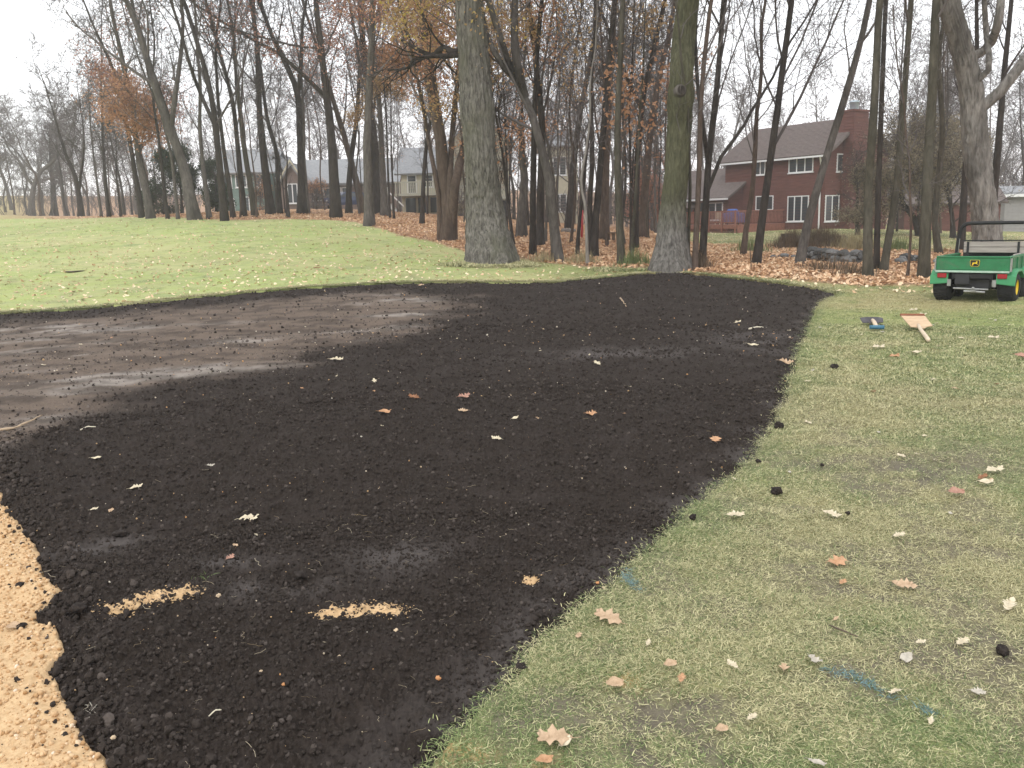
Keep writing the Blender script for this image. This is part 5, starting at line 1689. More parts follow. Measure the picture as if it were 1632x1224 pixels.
# shingle courses: thin steps up the front slope
mb = MB(); nc = 26
for k in range(nc):
    t0_, t1_ = k / nc, (k + 1) / nc
    za = E - oh * sl + .2; b0 = -oh + t0_ * (DP / 2 + oh); b1 = -oh + t1_ * (DP / 2 + oh)
    z0 = za + t0_ * (RG - za + .2); z1 = za + t1_ * (RG - za + .2)
    mb.hexa([P(-ov, b0, z0), P(LN + ov, b0, z0), P(LN + ov, b1, z1), P(-ov, b1, z1), P(-ov, b0, z0 + .05), P(LN + ov, b0, z0 + .05), P(LN + ov, b1, z1 + .012), P(-ov, b1, z1 + .012)])
o = mb.build('shingle', m_roofr, roof); o['kind'] = 'stuff'
# chimney on the gable, clad in the same boards
ch = Wall(np.array([*(back * (DP / 2 - 1.75) + ng_ * .8), 0]), back, ng_)
mb = MB(); ch.slab(mb, 0, 1.6, -1, RG + .4, -1.2, 0); ch.slab(mb, -.1, 1.7, RG + .4, RG + .54, -1.3, .1)
chim = mb.build('chimney', m_red, house)
o = siding(chim, ch, 0, 1.6, -.2, RG + .38, m_red)
chl = Wall(np.array([*(back * (DP / 2 - 1.75) + ng_ * .8), 0]), -ng_, nf); siding(chim, chl, 0, .8, -.2, RG + .38, m_red)
ctr = ch.p(.8, RG + .54, -.6)
MB().lathe([(.30, -.1), (.30, .5), (.34, .52), (.34, .62), (.05, .68)], ctr, (0, 0, 1), 16).build('flue', m_metal, chim, True)
# windows: positions along the facade are measured from the right corner
wx = lambda px: (1311 - px) / 147. * 9.2 if False else 0


def s_on(px, z=2.0, wall=fac):
    """where a pixel column meets a wall of the red house"""
    best = None
    for s in np.linspace(-1, 16, 3401):
        q = wall.p(s, z) + hc
        x, _ = project(q)
        if best is None or abs(x - px) < best[0]: best = (abs(x - px), s)
    return best[1]


def zs_on(py, s, wall=fac):
    zz = np.linspace(-1, 9, 2001); q = np.stack([wall.p(s, z) for z in zz]) + hc
    return zz[np.argmin(np.abs(project(q)[1] - py))]


def win_px(x0, x1, y0, y1, panes, wall=fac, parent=house, **kw):
    a, b_ = sorted((s_on(x0, 3, wall), s_on(x1, 3, wall))); m = (a + b_) / 2
    z0, z1 = zs_on(y1, m, wall), zs_on(y0, m, wall)
    return window(parent, wall, a, z0, b_ - a, z1 - z0, panes, **kw)


win_px(1257, 1291, 312, 353, 3); win_px(1257, 1296, 248, 275, 3); win_px(1204, 1220, 251, 279, 2); win_px(1206, 1234, 312, 335, 2)
win_px(1315, 1337, 311, 353, 2, gab); win_px(1331, 1342, 245, 274, 1, gab)
# gutter along the eave and the white downspout at the corner
mb = MB()
zt = E - oh * sl + .12
mb.prism([P(-ov, -oh - .14, zt - .12), P(-ov, -oh - .02, zt - .12), P(-ov, -oh - .02, zt), P(-ov, -oh - .14, zt)], np.append(left * (LN + 2 * ov), 0))
mb.build('gutter', m_white, house)
q0 = P(.05, -oh - .05, zt - .1); q1 = P(.25, -.12, zt - .55); q2 = P(.25, -.12, .05); q3 = P(.25, -.5, -.12)
MB().tube([P(-.2, -oh - .05, zt - .1), q0, q1, P(.25, -.12, 2.5), q2, q3, P(.9, -1.0, -.15)], [.06] * 7, 6).build('downspout', m_white, house)
# low wing with porch, to the left and a little forward
WS, WE, WF = 7.4, 14.6, 1.5
wing = Wall(np.array([*(nf * WF), 0]), left, nf)
mb = MB(); Pw = lambda a, b_, z: np.array([*(left * a + back * (b_ - WF)), z])
mb.hexa([Pw(WS, 0, -1.2), Pw(WE, 0, -1.2), Pw(WE, 7, -1.2), Pw(WS, 7, -1.2), Pw(WS, 0, 2.55), Pw(WE, 0, 2.55), Pw(WE, 7, 2.55), Pw(WS, 7, 2.55)])
mb.prism([Pw(WS, 0, 2.55), Pw(WS, 7, 2.55), Pw(WS, 3.5, 4.6)], np.append(left * (WE - WS), 0)); mb.build('wing_wall', m_red, house)
siding(house, wing, WS, WE, -.4, 2.55, m_red)
mb = MB()
roof_slab(mb, Pw(WS - .35, -.5, 2.45), Pw(WE + .4, -.5, 2.45), Pw(WE + .4, 3.5, 4.85), Pw(WS - .35, 3.5, 4.85)); roof_slab(mb, Pw(WS - .35, 7.5, 2.45), Pw(WE + .4, 7.5, 2.45), Pw(WE + .4, 3.5, 4.85), Pw(WS - .35, 3.5, 4.85))
mb.build('wing_roof', m_roofr, house)
mb = MB(); mb.prism([Pw(WS - .35, -.62, 2.26), Pw(WS - .35, -.5, 2.26), Pw(WS - .35, -.5, 2.40), Pw(WS - .35, -.62, 2.40)], np.append(left * (WE - WS + .75), 0)); mb.build('gutter', m_white, house)
MB().tube([Pw(WE + .2, -.5, 2.3), Pw(WE - .05, -.1, 1.95), Pw(WE - .05, -.1, -.2)], [.055] * 3, 6).build('downspout', m_white, house)
wz = .25
for s0_, w_, h_, pn in ((WS + .55, 1.5, 1.35, 2), (WS + 3.2, 1.0, 1.5, 1), (WS + 4.5, 1.0, 1.5, 1), (WS + 6.0, .9, 1.4, 1)):
    window(house, wing, s0_, .75, w_, h_, pn, mat=m_white if pn == 2 or s0_ > WS + 5.5 else m_deck)
mb = MB(); wing.slab(mb, WS + 2.3, WS + 3.1, 0, 2.1, .02, .07); mb.build('door', m_glass, house)
# deck in front of the wing
dk = Wall(np.array([*(nf * WF), 0]), left, nf)
mb = MB(); DS0, DS1, DF, DZ = 3.3, 11.0, 3.6, .45
nb_ = 30
for k in range(nb_):
    s0_ = DS0 + (DS1 - DS0) * k / nb_; dk.slab(mb, s0_ + .01, s0_ + (DS1 - DS0) / nb_ - .01, DZ - .05, DZ, .08 if s0_ > WS - .1 else -WF + .08, DF)
o = mb.build('deck_board', m_deck, house); o['kind'] = 'stuff'
mb = MB(); dk.slab(mb, DS0, DS1, DZ - .28, DZ - .055, DF - .06, DF); mb.build('deck_beam', m_deck, house)
for k in range(7):
    s0_ = DS0 + (DS1 - DS0 - .1) * k / 6; mb = MB(); dk.slab(mb, s0_, s0_ + .1, -.9, DZ + 1.0, DF + .005, DF + .1); mb.build('deck_post', m_deck, house)
mb = MB(); dk.slab(mb, DS0, DS1, DZ + .9, DZ + .98, DF - .08, DF + .003); dk.slab(mb, DS0, DS1, DZ + .12, DZ + .18, DF - .06, DF - .01); mb.build('rail', m_deck, house)
mb = MB(); s0_ = DS0 + .12
while s0_ < DS1: dk.slab(mb, s0_, s0_ + .045, DZ + .18, DZ + .9, DF - .055, DF - .012); s0_ += .135
o = mb.build('baluster', m_deck, house); o['kind'] = 'stuff'
mb = MB(); z0_, z1_ = -.85, DZ - .28
s0_ = DS0
while s0_ < DS1 - .5:
    L_ = z1_ - z0_
    for sg in (0, 1):
        a, b_ = (s0_, s0_ + L_) if sg else (s0_ + L_, s0_)
        q = [dk.p(a, z0_, DF - .05 + .02 * sg), dk.p(a + .04, z0_, DF - .05 + .02 * sg), dk.p(b_ + .04, z1_, DF - .05 + .02 * sg), dk.p(b_, z1_, DF - .05 + .02 * sg)]
        mb.prism(q, np.append(nf * .012, 0))
    s0_ += .16
o = mb.build('lattice', m_deck, house); o['kind'] = 'stuff'
mb = MB()
for s_, n_, cnt_ in ((DS1 - .05, .2, 22), (DS0 + .02, -WF + .25, 33)):
    for k in range(cnt_): mb.hexa([dk.p(s_, DZ + .1, n_ + k * .15), dk.p(s_ + .04, DZ + .1, n_ + k * .15), dk.p(s_ + .04, DZ + .1, n_ + .04 + k * .15), dk.p(s_, DZ + .1, n_ + .04 + k * .15), dk.p(s_, DZ + .9, n_ + k * .15), dk.p(s_ + .04, DZ + .9, n_ + k * .15), dk.p(s_ + .04, DZ + .9, n_ + .04 + k * .15), dk.p(s_, DZ + .9, n_ + .04 + k * .15)])
mb = mb; o = mb.build('side_baluster', m_deck, house); o['kind'] = 'stuff'
mb = MB(); dk.slab(mb, DS0 - .06, DS0 - .01, DZ - .75, DZ - .01, -WF + .1, DF - .07); mb.build('side_skirt', m_deck, house)
mb = MB(); dk.slab(mb, DS0, DS0 + .09, DZ + .9, DZ + .98, -WF + .1, DF - .09); mb.build('side_rail', m_deck, house)
# what stands on the deck: a grill under a blue cover, two chairs
m_bluec = plain('blue_cover_cloth', (.06, .13, .40), .6, .2, 5)
gp = at_depth(1166, 350, 58.2)
def s_dk(px, n_):
    ss = np.linspace(-2, 16, 900); q = np.stack([dk.p(s, DZ, n_) for s in ss]) + hc
    return float(ss[np.argmin(np.abs(project(q)[0] - px))])


gq = dk.p(s_dk(1166, DF - .9), DZ, DF - .9) + hc
g = thing('covered_grill', 'barbecue under a bright blue cover on the red deck', 'grill', tuple(gq), math.atan2(left[1], left[0]))
mb = MB(); mb.hexa([(-1.0, -.35, .12), (.8, -.35, .12), (.8, .35, .12), (-1.0, .35, .12), (-.95, -.3, .82), (.75, -.3, .82), (.75, .3, .82), (-.95, .3, .82)])
mb.hexa([(-.5, -.28, .822), (.4, -.28, .822), (.4, .28, .822), (-.5, .28, .822), (-.4, -.15, 1.1), (.3, -.15, 1.1), (.3, .15, 1.1), (-.4, .15, 1.1)]); mb.build('cover', m_bluec, g, bevel=.05)
mb = MB()
for sx in (-.85, .65):
    for sy in (-.25, .25): mb.box((sx - .03, sy - .03, 0), (sx + .03, sy + .03, .12))
mb.build('leg', m_glass, g)
for k, (s_, lab) in enumerate(((s_dk(1147, DF - 1.3), 'pale outdoor chair on the red deck left of the blue cover'),)):
    t_ = thing('deck_chair', lab, 'chair', tuple(dk.p(s_, DZ, DF - 1.3) + hc), math.atan2(left[1], left[0]))
    MB().box((-.25, -.25, .42), (.25, .25, .46)).build('seat', m_cream, t_); MB().box((-.25, .2, .47), (.25, .25, .95)).build('backrest', m_cream, t_)
    for a in (-.23, .23):
        for b_ in (-.23, .23): MB().box((a - .02, b_ - .02, 0), (a + .02, b_ + .02, .42)).build('leg', m_cream, t_)
# bicycle-like white hoop that leans at the deck's left end
hq = dk.p(14.9, -.1, 1.2) + hc
o = link('hoop', None); COL.objects.unlink(o); bpy.data.objects.remove(o)
a_ = np.linspace(0, 2 * np.pi, 25)
tag(MB().tube(np.stack([hq[0] + .45 * np.cos(a_), hq[1] + .1 * np.sin(a_), float(height(hq[0], hq[1])) + .46 + .45 * np.sin(a_)], 1), [.03] * 25, 6, False).build('hose_hoop', m_white, smooth=True), 'white hoop leaning at the left end of the red house', 'hoop')


# ---- houses beyond the wood
def simple_house(label, px, base_py, depth, yaw, w, d_, h, rise, wallm, roofm, overhang=.5, gable_front=False, name='house'):
    p = at_depth(px, base_py, depth); p[2] = float(height(p[0], p[1]))
    hs = thing(name, label, 'house', tuple(p), yaw)
    mb = MB(); mb.box((0, 0, -1.5), (w, d_, h))
    if gable_front: mb.prism([(0, 0, h), (w, 0, h), (w / 2, 0, h + rise)], (0, d_, 0))
    else: mb.prism([(0, 0, h), (0, d_, h), (0, d_ / 2, h + rise)], (w, 0, 0))
    mb.build('wall', wallm, hs)
    o_ = overhang; mb = MB()
    if gable_front:
        k = rise / (w / 2)
        roof_slab(mb, (-o_, -o_, h - o_ * k + .15), (-o_, d_ + o_, h - o_ * k + .15), (w / 2, d_ + o_, h + rise + .15), (w / 2, -o_, h + rise + .15))
        roof_slab(mb, (w + o_, -o_, h - o_ * k + .15), (w + o_, d_ + o_, h - o_ * k + .15), (w / 2, d_ + o_, h + rise + .15), (w / 2, -o_, h + rise + .15))
    else:
        k = rise / (d_ / 2)
        roof_slab(mb, (-o_, -o_, h - o_ * k + .15), (w + o_, -o_, h - o_ * k + .15), (w + o_, d_ / 2, h + rise + .15), (-o_, d_ / 2, h + rise + .15))
        roof_slab(mb, (-o_, d_ + o_, h - o_ * k + .15), (w + o_, d_ + o_, h - o_ * k + .15), (w + o_, d_ / 2, h + rise + .15), (-o_, d_ / 2, h + rise + .15))
    mb.build('roof', roofm, hs)
    return hs, Wall((0, 0, 0), (1, 0), (0, -1)), p


def sid(hs, w, h, mat, z0=-.3):
    siding(hs, Wall((0, 0, 0), (1, 0), (0, -1)), 0, w, z0, h, mat, .25)


# green house
gh, wl_, p = simple_house('green sided two-storey house with grey roof behind the left trunks', 352, 335, 80, .04, 4.6, 7, 3.5, 2.0, m_green, m_greyroof)
sid(gh, 4.6, 3.5, m_green)
window(gh, wl_, .3, 2.1, .9, 1.1, 1); window(gh, wl_, 1.5, 2.1, 1.0, 1.1, 2); window(gh, wl_, 3.2, 2.1, 1.0, 1.1, 2); window(gh, wl_, .6, -.1, .7, 1.3, 1); window(gh, wl_, 1.8, -.3, .8, 1.6, 1)
# grey gabled house, with the steep little entry gable
eh, wl_, p = simple_house('narrow grey house with a steep front gable behind the dark trunks', 424, 333, 82, .02, 2.2, 6, 3.1, 1.9, m_darkw, m_greyroof, .35, True)
sid(eh, 2.2, 3.1, m_darkw)
window(eh, wl_, .6, 2.0, 1.0, .9, 2); window(eh, wl_, .6, .2, 1.0, 1.1, 2)
eg, wl_, p = simple_house('small entry gable with white trimmed window beside the steep grey house', 450, 333, 79, .05, 2.0, 4, 2.4, 1.5, m_brick, m_greyroof, .35, True, 'entry_wing')
window(eg, wl_, .55, .5, .9, 1.7, 2)
mb = MB()
for sg in (0, 1):
    a = np.array([-.35 if not sg else 2.35, -.39, 2.4 - .35 * 1.5]); c_ = np.array([1.0, -.39, 4.05])
    mb.hexa([a, a + (0, -.04, 0), c_ + (0, -.04, 0), c_, a + (0, 0, .22), a + (0, -.04, .22), c_ + (0, -.04, .22), c_ + (0, 0, .22)])
mb.build('bargeboard', m_cream, eg)
# long low house under a grey roof
lh, wl_, p = simple_house('long low dark house with broad pale grey roof and a row of white windows', 478, 332, 84, .02, 9.0, 8, 2.4, 2.2, m_brick, m_greyroof)
for k in range(5):
    window(lh, wl_, .6 + k * .85, .75, .8, 1.15, 1)
window(lh, wl_, 7.2, .6, 1.1, 1.2, 2)
mb = MB(); mb.box((-.45, -.62, 1.95), (9.45, -.52, 2.12)); mb.build('gutter', m_darkw, lh)
# cream house with raised deck
chs, wl_, p = simple_house('cream house with raised deck and white outdoor stairs behind the stem cluster', 642, 341, 76, -.03, 4.6, 7, 3.3, 2.1, m_cream, m_greyroof, .5)
sid(chs, 4.6, 3.3, m_cream)
for s_, z_, w_, h_, n_ in ((.5, 1.5, .8, 1.55, 1), (1.9, 2.0, .8, 1.05, 1), (2.9, 2.0, 1.1, 1.05, 2)):
    window(chs, wl_, s_, z_, w_, h_, n_)
mb = MB()
for k in range(4): mb.box((.3 + k * 1.05, -.075, -.1), (.3 + k * 1.05 + .85, -.05, 1.15))
mb.build('dark_glazed_door', m_glass, chs)
mb = MB(); mb.box((-.2, -2.6, 1.25), (4.75, -.06, 1.45)); mb.build('deck', m_creamdeck, chs)
mb = MB(); mb.box((-.2, -2.62, 2.30), (4.75, -2.52, 2.40)); mb.build('rail', m_creamdeck, chs)
mb = MB()
for k in range(33): mb.box((-.15 + k * .15, -2.59, 1.45), (-.15 + k * .15 + .08, -2.55, 2.30))
o = mb.build('baluster', m_creamdeck, chs); o['kind'] = 'stuff'
for k in range(3): MB().box((.1 + k * 2.2, -2.56, -1), (.25 + k * 2.2, -2.42, 1.25)).build('deck_post', m_darkw, chs)
# stairs: two white stringers, treads between
for yy in (-2.55, -1.45):
    mb = MB(); mb.hexa([(-1.5, yy, 1.2), (-1.5, yy + .08, 1.2), (.2, yy + .08, -.55), (.2, yy, -.55), (-1.5, yy, 1.48), (-1.5, yy + .08, 1.48), (.2, yy + .08, -.25), (.2, yy, -.25)]); mb.build('stringer', m_white, chs)
mb = MB(); mb.hexa([(-1.4, -2.7, 2.25), (-1.4, -2.64, 2.25), (.5, -2.64, .35), (.5, -2.7, .35), (-1.4, -2.7, 2.40), (-1.4, -2.64, 2.40), (.5, -2.64, .50), (.5, -2.7, .50)]); mb.build('handrail', m_white, chs)
for k in range(8): MB().box((-1.45 + k * .2, -2.46, 1.30 - k * .21), (-1.2 + k * .2, -1.46, 1.34 - k * .21)).build('tread', m_creamdeck, chs)
MB().box((-2.2, -2.62, 1.30), (-1.51, -1.2, 1.46)).build('landing', m_creamdeck, chs)
for a in (-2.1, -1.65): MB().box((a, -2.5, -1), (a + .1, -2.4, 1.30)).build('landing_post', m_creamdeck, chs)
# taller gable part of the cream house, right side
ct, wl_, p = simple_house('tall cream gabled house part seen left of the thick furrowed oak', 726, 341, 74, -.03, 4.4, 8, 6.2, 1.8, m_cream, m_greyroof, .5, True, 'house_wing')
sid(ct, 4.4, 6.2, m_cream)
for s_, z_, w_, h_, n_ in ((.8, 1.5, 1.5, 1.6, 2), (.9, 4.1, 1.4, 1.4, 2)): window(ct, wl_, s_, z_, w_, h_, n_)
mb = MB(); mb.box((-.1, -1.4, 1.25), (4.5, -.06, 1.45)); mb.box((-.1, -1.4, 3.5), (4.5, -.06, 3.65)); mb.build('balcony', m_creamdeck, ct)
mb = MB()
for k in range(30):
    for z_ in (1.45, 3.65): mb.box((-.05 + k * .15, -1.38, z_), (.01 + k * .15, -1.34, z_ + .85))
mb.box((-.1, -1.42, 2.3), (4.5, -1.32, 2.4)); mb.box((-.1, -1.42, 4.5), (4.5, -1.32, 4.6)); o = mb.build('baluster', m_creamdeck, ct); o['kind'] = 'stuff'
MB().box((.2, -.1, -.2), (4.2, -.06, 1.15)).build('dark_opening', m_glass, ct)
# cream gable far right of the oak
cr_, wl_, p = simple_house('cream house corner between trunks right of the thick furrowed oak', 868, 346, 80, .0, 3.0, 7, 6.6, 1.5, m_cream, m_greyroof, .5)
sid(cr_, 3.0, 6.6, m_cream); window(cr_, wl_, .8, 4.0, 1.2, 1.6, 2); window(cr_, wl_, .8, .8, 1.2, 1.6, 2)
# low building with a white eave at the right border
rb, wl_, p = simple_house('low grey building with a white eave at the far right border', 1598, 372, 70, -.12, 9, 7, 2.9, .5, m_greyw, m_greyroof, .5)
sid(rb, 9, 2.9, m_greyw); MB().box((-.5, -.6, 2.62), (9.5, -.5, 2.85)).build('eave_board', m_white, rb)
window(rb, wl_, 3.0, .8, 1.6, 1.4, 2)
# a low red outbuilding seen under the shrub tree
ob, wl_, p = simple_house('low dark red shed seen under the brown-leaved tree', 1440, 368, 66, -.2, 6.5, 5, 1.9, 1.2, m_red, m_roofr, .4, name='shed'); sid(ob, 6.5, 1.9, m_red)
MB().box((1.2, -.06, 0), (2.2, -.046, 1.7)).build('door', m_deck, ob)
# brown timber shelter left of the deck
sh_, wl_, p = simple_house('small dark brown shelter half hidden left of the red house', 1048, 372, 70, .3, 5, 4, 1.9, 1.6, m_deck, m_roofr, .5, name='shed'); sid(sh_, 5, 1.9, m_deck)
MB().box((1.8, -.06, 0), (3.0, -.046, 1.7)).build('door', m_darkw, sh_)

# ---- a parked car beyond the trunks
def parked_car():
    p = at_depth(556, 326, 78); p[2] = float(height(p[0], p[1]))
    c = thing('parked_car', 'dark blue car parked behind the leaning trunks by the low house', 'car', tuple(p), .5)
    m_car = plain('dark_blue_car_paint', (.02, .032, .085), .25, .1, 3, .5); m_tyre = plain('black_tyre', (.02, .02, .02), .9, .2, 10)
    prof = [(-2.1, .35), (-2.15, .75), (-2.0, .98), (-1.1, 1.05), (-.5, 1.46), (.95, 1.48), (1.7, 1.05), (2.1, .95), (2.15, .4)]
    mb = MB(); n = len(prof)
    sec = [(-.88, 1.0), (-.72, 1.0), (.72, 1.0), (.88, 1.0)]
    V = []
    for x_, z_ in prof:
        ins_ = .18 if z_ > 1.2 else 0
        V += [(x_, -.88 + ins_, z_), (x_, .88 - ins_, z_)]
    F4 = [(2 * i, 2 * i + 1, 2 * i + 3, 2 * i + 2) for i in range(n - 1)] + [(0, 2 * n - 2, 2 * n - 1, 1)]
    mb.add(V, [(0, 2 * i + 2, 2 * i) for i in range(n - 1)][::1] + [(1, 2 * i + 1, 2 * i + 3) for i in range(n - 1)], F4)
    mb.build('body', m_car, c)
    for sy, yy in ((-1, -.80), (1, .80)):
        mb = MB(); q = [(-.95, yy, 1.06), (.2, yy, 1.06), (1.35, yy, 1.06), (.85, yy - sy * .11, 1.40), (-.42, yy - sy * .11, 1.40)]
        mb.prism(q, (0, sy * .03, 0)); mb.build('side_window', m_glass, c)
        for xx in (-1.35, 1.35):
            w = MB().lathe([(.02, -.1), (.32, -.1), (.34, -.05), (.34, .05), (.32, .1), (.02, .1)], (xx, yy, .33), (0, 1, 0), 16).build('wheel', m_tyre, c)
            MB().lathe([(.01, .0), (.2, .0), (.2, -.03)], (xx, yy + sy * .115, .33), (0, sy, 0), 12).build('rim', m_metal, w)
    for yy in (-.62, .62):
        MB().box((-2.17, yy - .14, .68), (-2.08, yy + .14, .82)).build('headlight', m_white, c)
parked_car()

# ------------------------------------------------------------------ garden: stone edging, shrubs, small things
m_rock = plain('grey_fieldstone', (.075, .074, .072), .9, .45, 3, bmp=.5)
m_rockl = plain('pale_fieldstone', (.15, .15, .148), .9, .35, 3, bmp=.5)


def stone_row(label, pix, rows, size, seed):
    L = world_line(pix); r = np.random.RandomState(seed)
    root = thing('stone_edging', label, 'stone wall', tuple(L[0]))
    seg = np.concatenate([[0], np.cumsum(np.linalg.norm(np.diff(L[:, :2], axis=0), axis=1))])
    bank_ = [mesh_arrays(f'stone_{i}', *[(a, [f]) for a, f in [lump(200 + i + seed, 2, .35, .7)]][0], [m_rock if i % 3 else m_rockl], False) for i in range(7)]
    for row in range(rows):
        s = r.uniform(0, size * .5) + row * size * .4
        while s < seg[-1] - row * size:
            q = np.array([np.interp(s, seg, L[:, i]) for i in range(3)]); k = r.uniform(.75, 1.35) * size / 2
            o = link('stone', bank_[r.randint(7)], root); o.location = tuple(q - L[0] + (r.normal(0, .03), r.normal(0, .05), k * .55 + row * size * .42)); o.scale = (k * 1.15, k, k); o.rotation_euler = (r.normal(0, .15), r.normal(0, .15), r.rand() * 6.28)
            s += k * 1.9


stone_row('low stacked fieldstone edging in leaves before the red house', [(1284, 414), (1305, 417), (1330, 420), (1352, 421), (1376, 419), (1396, 420)], 3, .27, 1)
stone_row('short low stone row in leaves left of the leaning trunk', [(1230, 412), (1245, 413), (1262, 413)], 1, .26, 2)
stone_row('low stone row right of the tight clump of trunks', [(1432, 421), (1450, 419), (1470, 420), (1492, 421)], 2, .27, 3)

m_gstem = plain('dry_grass_stem', (.30, .25, .14), .8, .3, 9); m_gdark = plain('brown_dry_stem', (.12, .085, .055), .85, .3, 9)
m_ggreen = plain('dull_green_stem', (.13, .16, .06), .8, .3, 9)


def grass_clump(label, px, py, h, w, n, mat, depth=None, name='ornamental_grass'):
    p = ground_at(px, py); r = np.random.RandomState(int(px))
    vv, q = [], []
    for i in range(n):
        a = r.rand() * 6.28; b0 = np.append(r.normal(0, w * .3, 2), 0); l = h * r.uniform(.45, 1.2) * (.45 + .75 * math.exp(-((b0[0] ** 2 + b0[1] ** 2) / (w * .42) ** 2))); lean = r.uniform(.05, .55)
        d = np.array([math.cos(a), math.sin(a)]); o = len(vv); sd = np.array([-d[1], d[0], 0]) * .010
        for k in range(4):
            t = k / 3; x = b0 + (d[0] * l * lean * t * t, d[1] * l * lean * t * t, l * t * (1 - .25 * lean * t)); f = (1, .9, .6, .2)[k]
            vv += [x - sd * f, x + sd * f]
        q += [(o + 2 * k, o + 2 * k + 1, o + 2 * k + 3, o + 2 * k + 2) for k in range(3)]
    o = link(name, mesh_arrays(name, vv, [q], [mat])); o.location = tuple(p)
    tag(o, label, 'plant')


grass_clump('dry brown perennial clump below the red house, left of the leaning trunk', 1262, 396, .75, 1.4, 900, m_gdark)
grass_clump('wide dry brown perennial clump below the red house, right of the leaning trunk', 1306, 394, .85, 2.0, 1500, m_gdark)
grass_clump('yellowish ornamental grass clump near the round dark pot', 1352, 396, .6, 1.2, 350, m_gstem)
grass_clump('pale ornamental grass left of the tight clump of trunks', 1372, 398, .7, 1.3, 350, m_gstem)
grass_clump('green leaved clump behind the low stone row', 1432, 398, .5, 1.3, 300, m_ggreen)
grass_clump('dry weeds at the foot of the green-barked oak, right side', 1112, 428, .45, .7, 220, m_gdark)
grass_clump('dry brown stems among leaves in front of the stacked fieldstones', 1318, 432, .40, 1.6, 260, m_gdark)
grass_clump('dry stems in leaves left of the tight clump of trunks', 1355, 440, .35, .9, 160, m_gdark)
grass_clump('low weedy tuft at the foot of the crooked golden oak', 868, 417, .35, 1.0, 260, m_gstem)
grass_clump('low weedy tuft left of the black twin trunk', 928, 420, .4, 1.0, 260, m_gstem)
grass_clump('greenish weeds around the thin stem left of the green-barked oak', 1012, 424, .5, .9, 260, m_ggreen)
grass_clump('greenish weeds among leaves before the red deck', 1196, 402, .55, 1.2, 320, m_ggreen)
p = ground_at(1244, 388)
for (px, py, r_, lab) in ((1256, 393, .36, 'round dark log pile end in the garden bed below the red house'), (1339, 393, .30, 'small round dark garden ball near the yellowish ornamental grass')):
    p = ground_at(px, py); t_ = thing('garden_barrel', lab, 'barrel', tuple(p), .4)
    MB().lathe([(.02, 0), (r_ * .8, 0), (r_, r_ * .5), (r_ * 1.02, r_ * .9), (r_ * .8, r_ * 1.45), (r_ * .7, r_ * 1.4), (.02, r_ * 1.35)], (0, 0, 0), (0, 0, 1), 18).build('tub', plain('dark_tub', (.03, .028, .026), .8, .3, 9), t_, True)
    MB().lathe([(r_ * .82, r_ * 1.42), (r_ * .86, r_ * 1.45), (r_ * .82, r_ * 1.5)], (0, 0, 0), (0, 0, 1), 18).build('rim', m_gdark, t_, True)

# small trees and bushes with leaves still on, by the houses
make_tree('shrub_tree', 'dense brown-leaved crooked tree behind the tight clump of trunks', [(1468, 372), (1458, 350), (1440, 325), (1432, 300)], 9, 'shrub', 6.0, 'dark', 301, depth=50, clear=.1, spread=1.05,
          stems=[([(1470, 372), (1480, 340), (1495, 310)], 6)], leaves=[('olive', 15000, .9, 7.2, .085, .42)])
make_tree('shrub_tree', 'small brown-leaved tree in front of the red gable wall', [(1366, 388), (1367, 372), (1366, 350), (1366, 330)], 6, 'shrub', 4.3, 'dark', 302, depth=50, clear=.15, spread=.65, leaves=[('olive', 4200, .9, 4.6, .075, .35)])
make_tree('shrub_tree', 'brown-leaved bushy tree left of the pale maple', [(1520, 374), (1518, 350), (1514, 325)], 7, 'shrub', 5.4, 'dark', 303, depth=48, clear=.12, spread=1.2, leaves=[('olive', 8000, .8, 6.2, .08, .4)])
make_tree('shrub_tree', 'russet bush left of the red house deck', [(1046, 376), (1044, 355), (1040, 335)], 5, 'shrub', 4.0, 'brown', 304, depth=58, clear=.1, leaves=[('red', 3000, .5, 5.0, .09, .4)])
m_ever = leaf_cloud_mat('dark_evergreen', (.020, .032, .018), (.055, .075, .040)); LF['ever'] = m_ever
for i, (px, dep, h_, lab) in enumerate(((262, 62, 3.6, 'dark evergreen bush between slim trunks at left'), (290, 64, 4.2, 'taller dark evergreen bush left of the thickest leaning trunk'), (345, 68, 3.2, 'dark evergreen bush beside the green house'), (1010, 66, 4.5, 'dark evergreen in the gap left of the green-barked oak'))):
    make_tree('evergreen_bush', lab, [(px, 345), (px, 330), (px - 1, 315)], 4, 'shrub', h_, 'dark', 320 + i, depth=dep, clear=.05, spread=.8, leaves=[('ever', 5000, .1, h_ + .6, .10, .30)], cat='bush')
for i, (px, dep, h_, lab) in enumerate(((415, 74, 2.4, 'bare brown bush before the green house'), (505, 74, 2.0, 'bare brown bush under the row of white windows'), (745, 66, 1.8, 'white-flecked bush under the cream deck'))):
    make_tree('bare_bush', lab, [(px, 340), (px, 332), (px, 325)], 3, 'shrub', h_, 'brown', 340 + i, depth=dep, clear=.03, spread=1.1, leaves=[('rust' if i < 2 else 'olive', 900, .1, h_ + .6, .07, .25)], cat='bush')
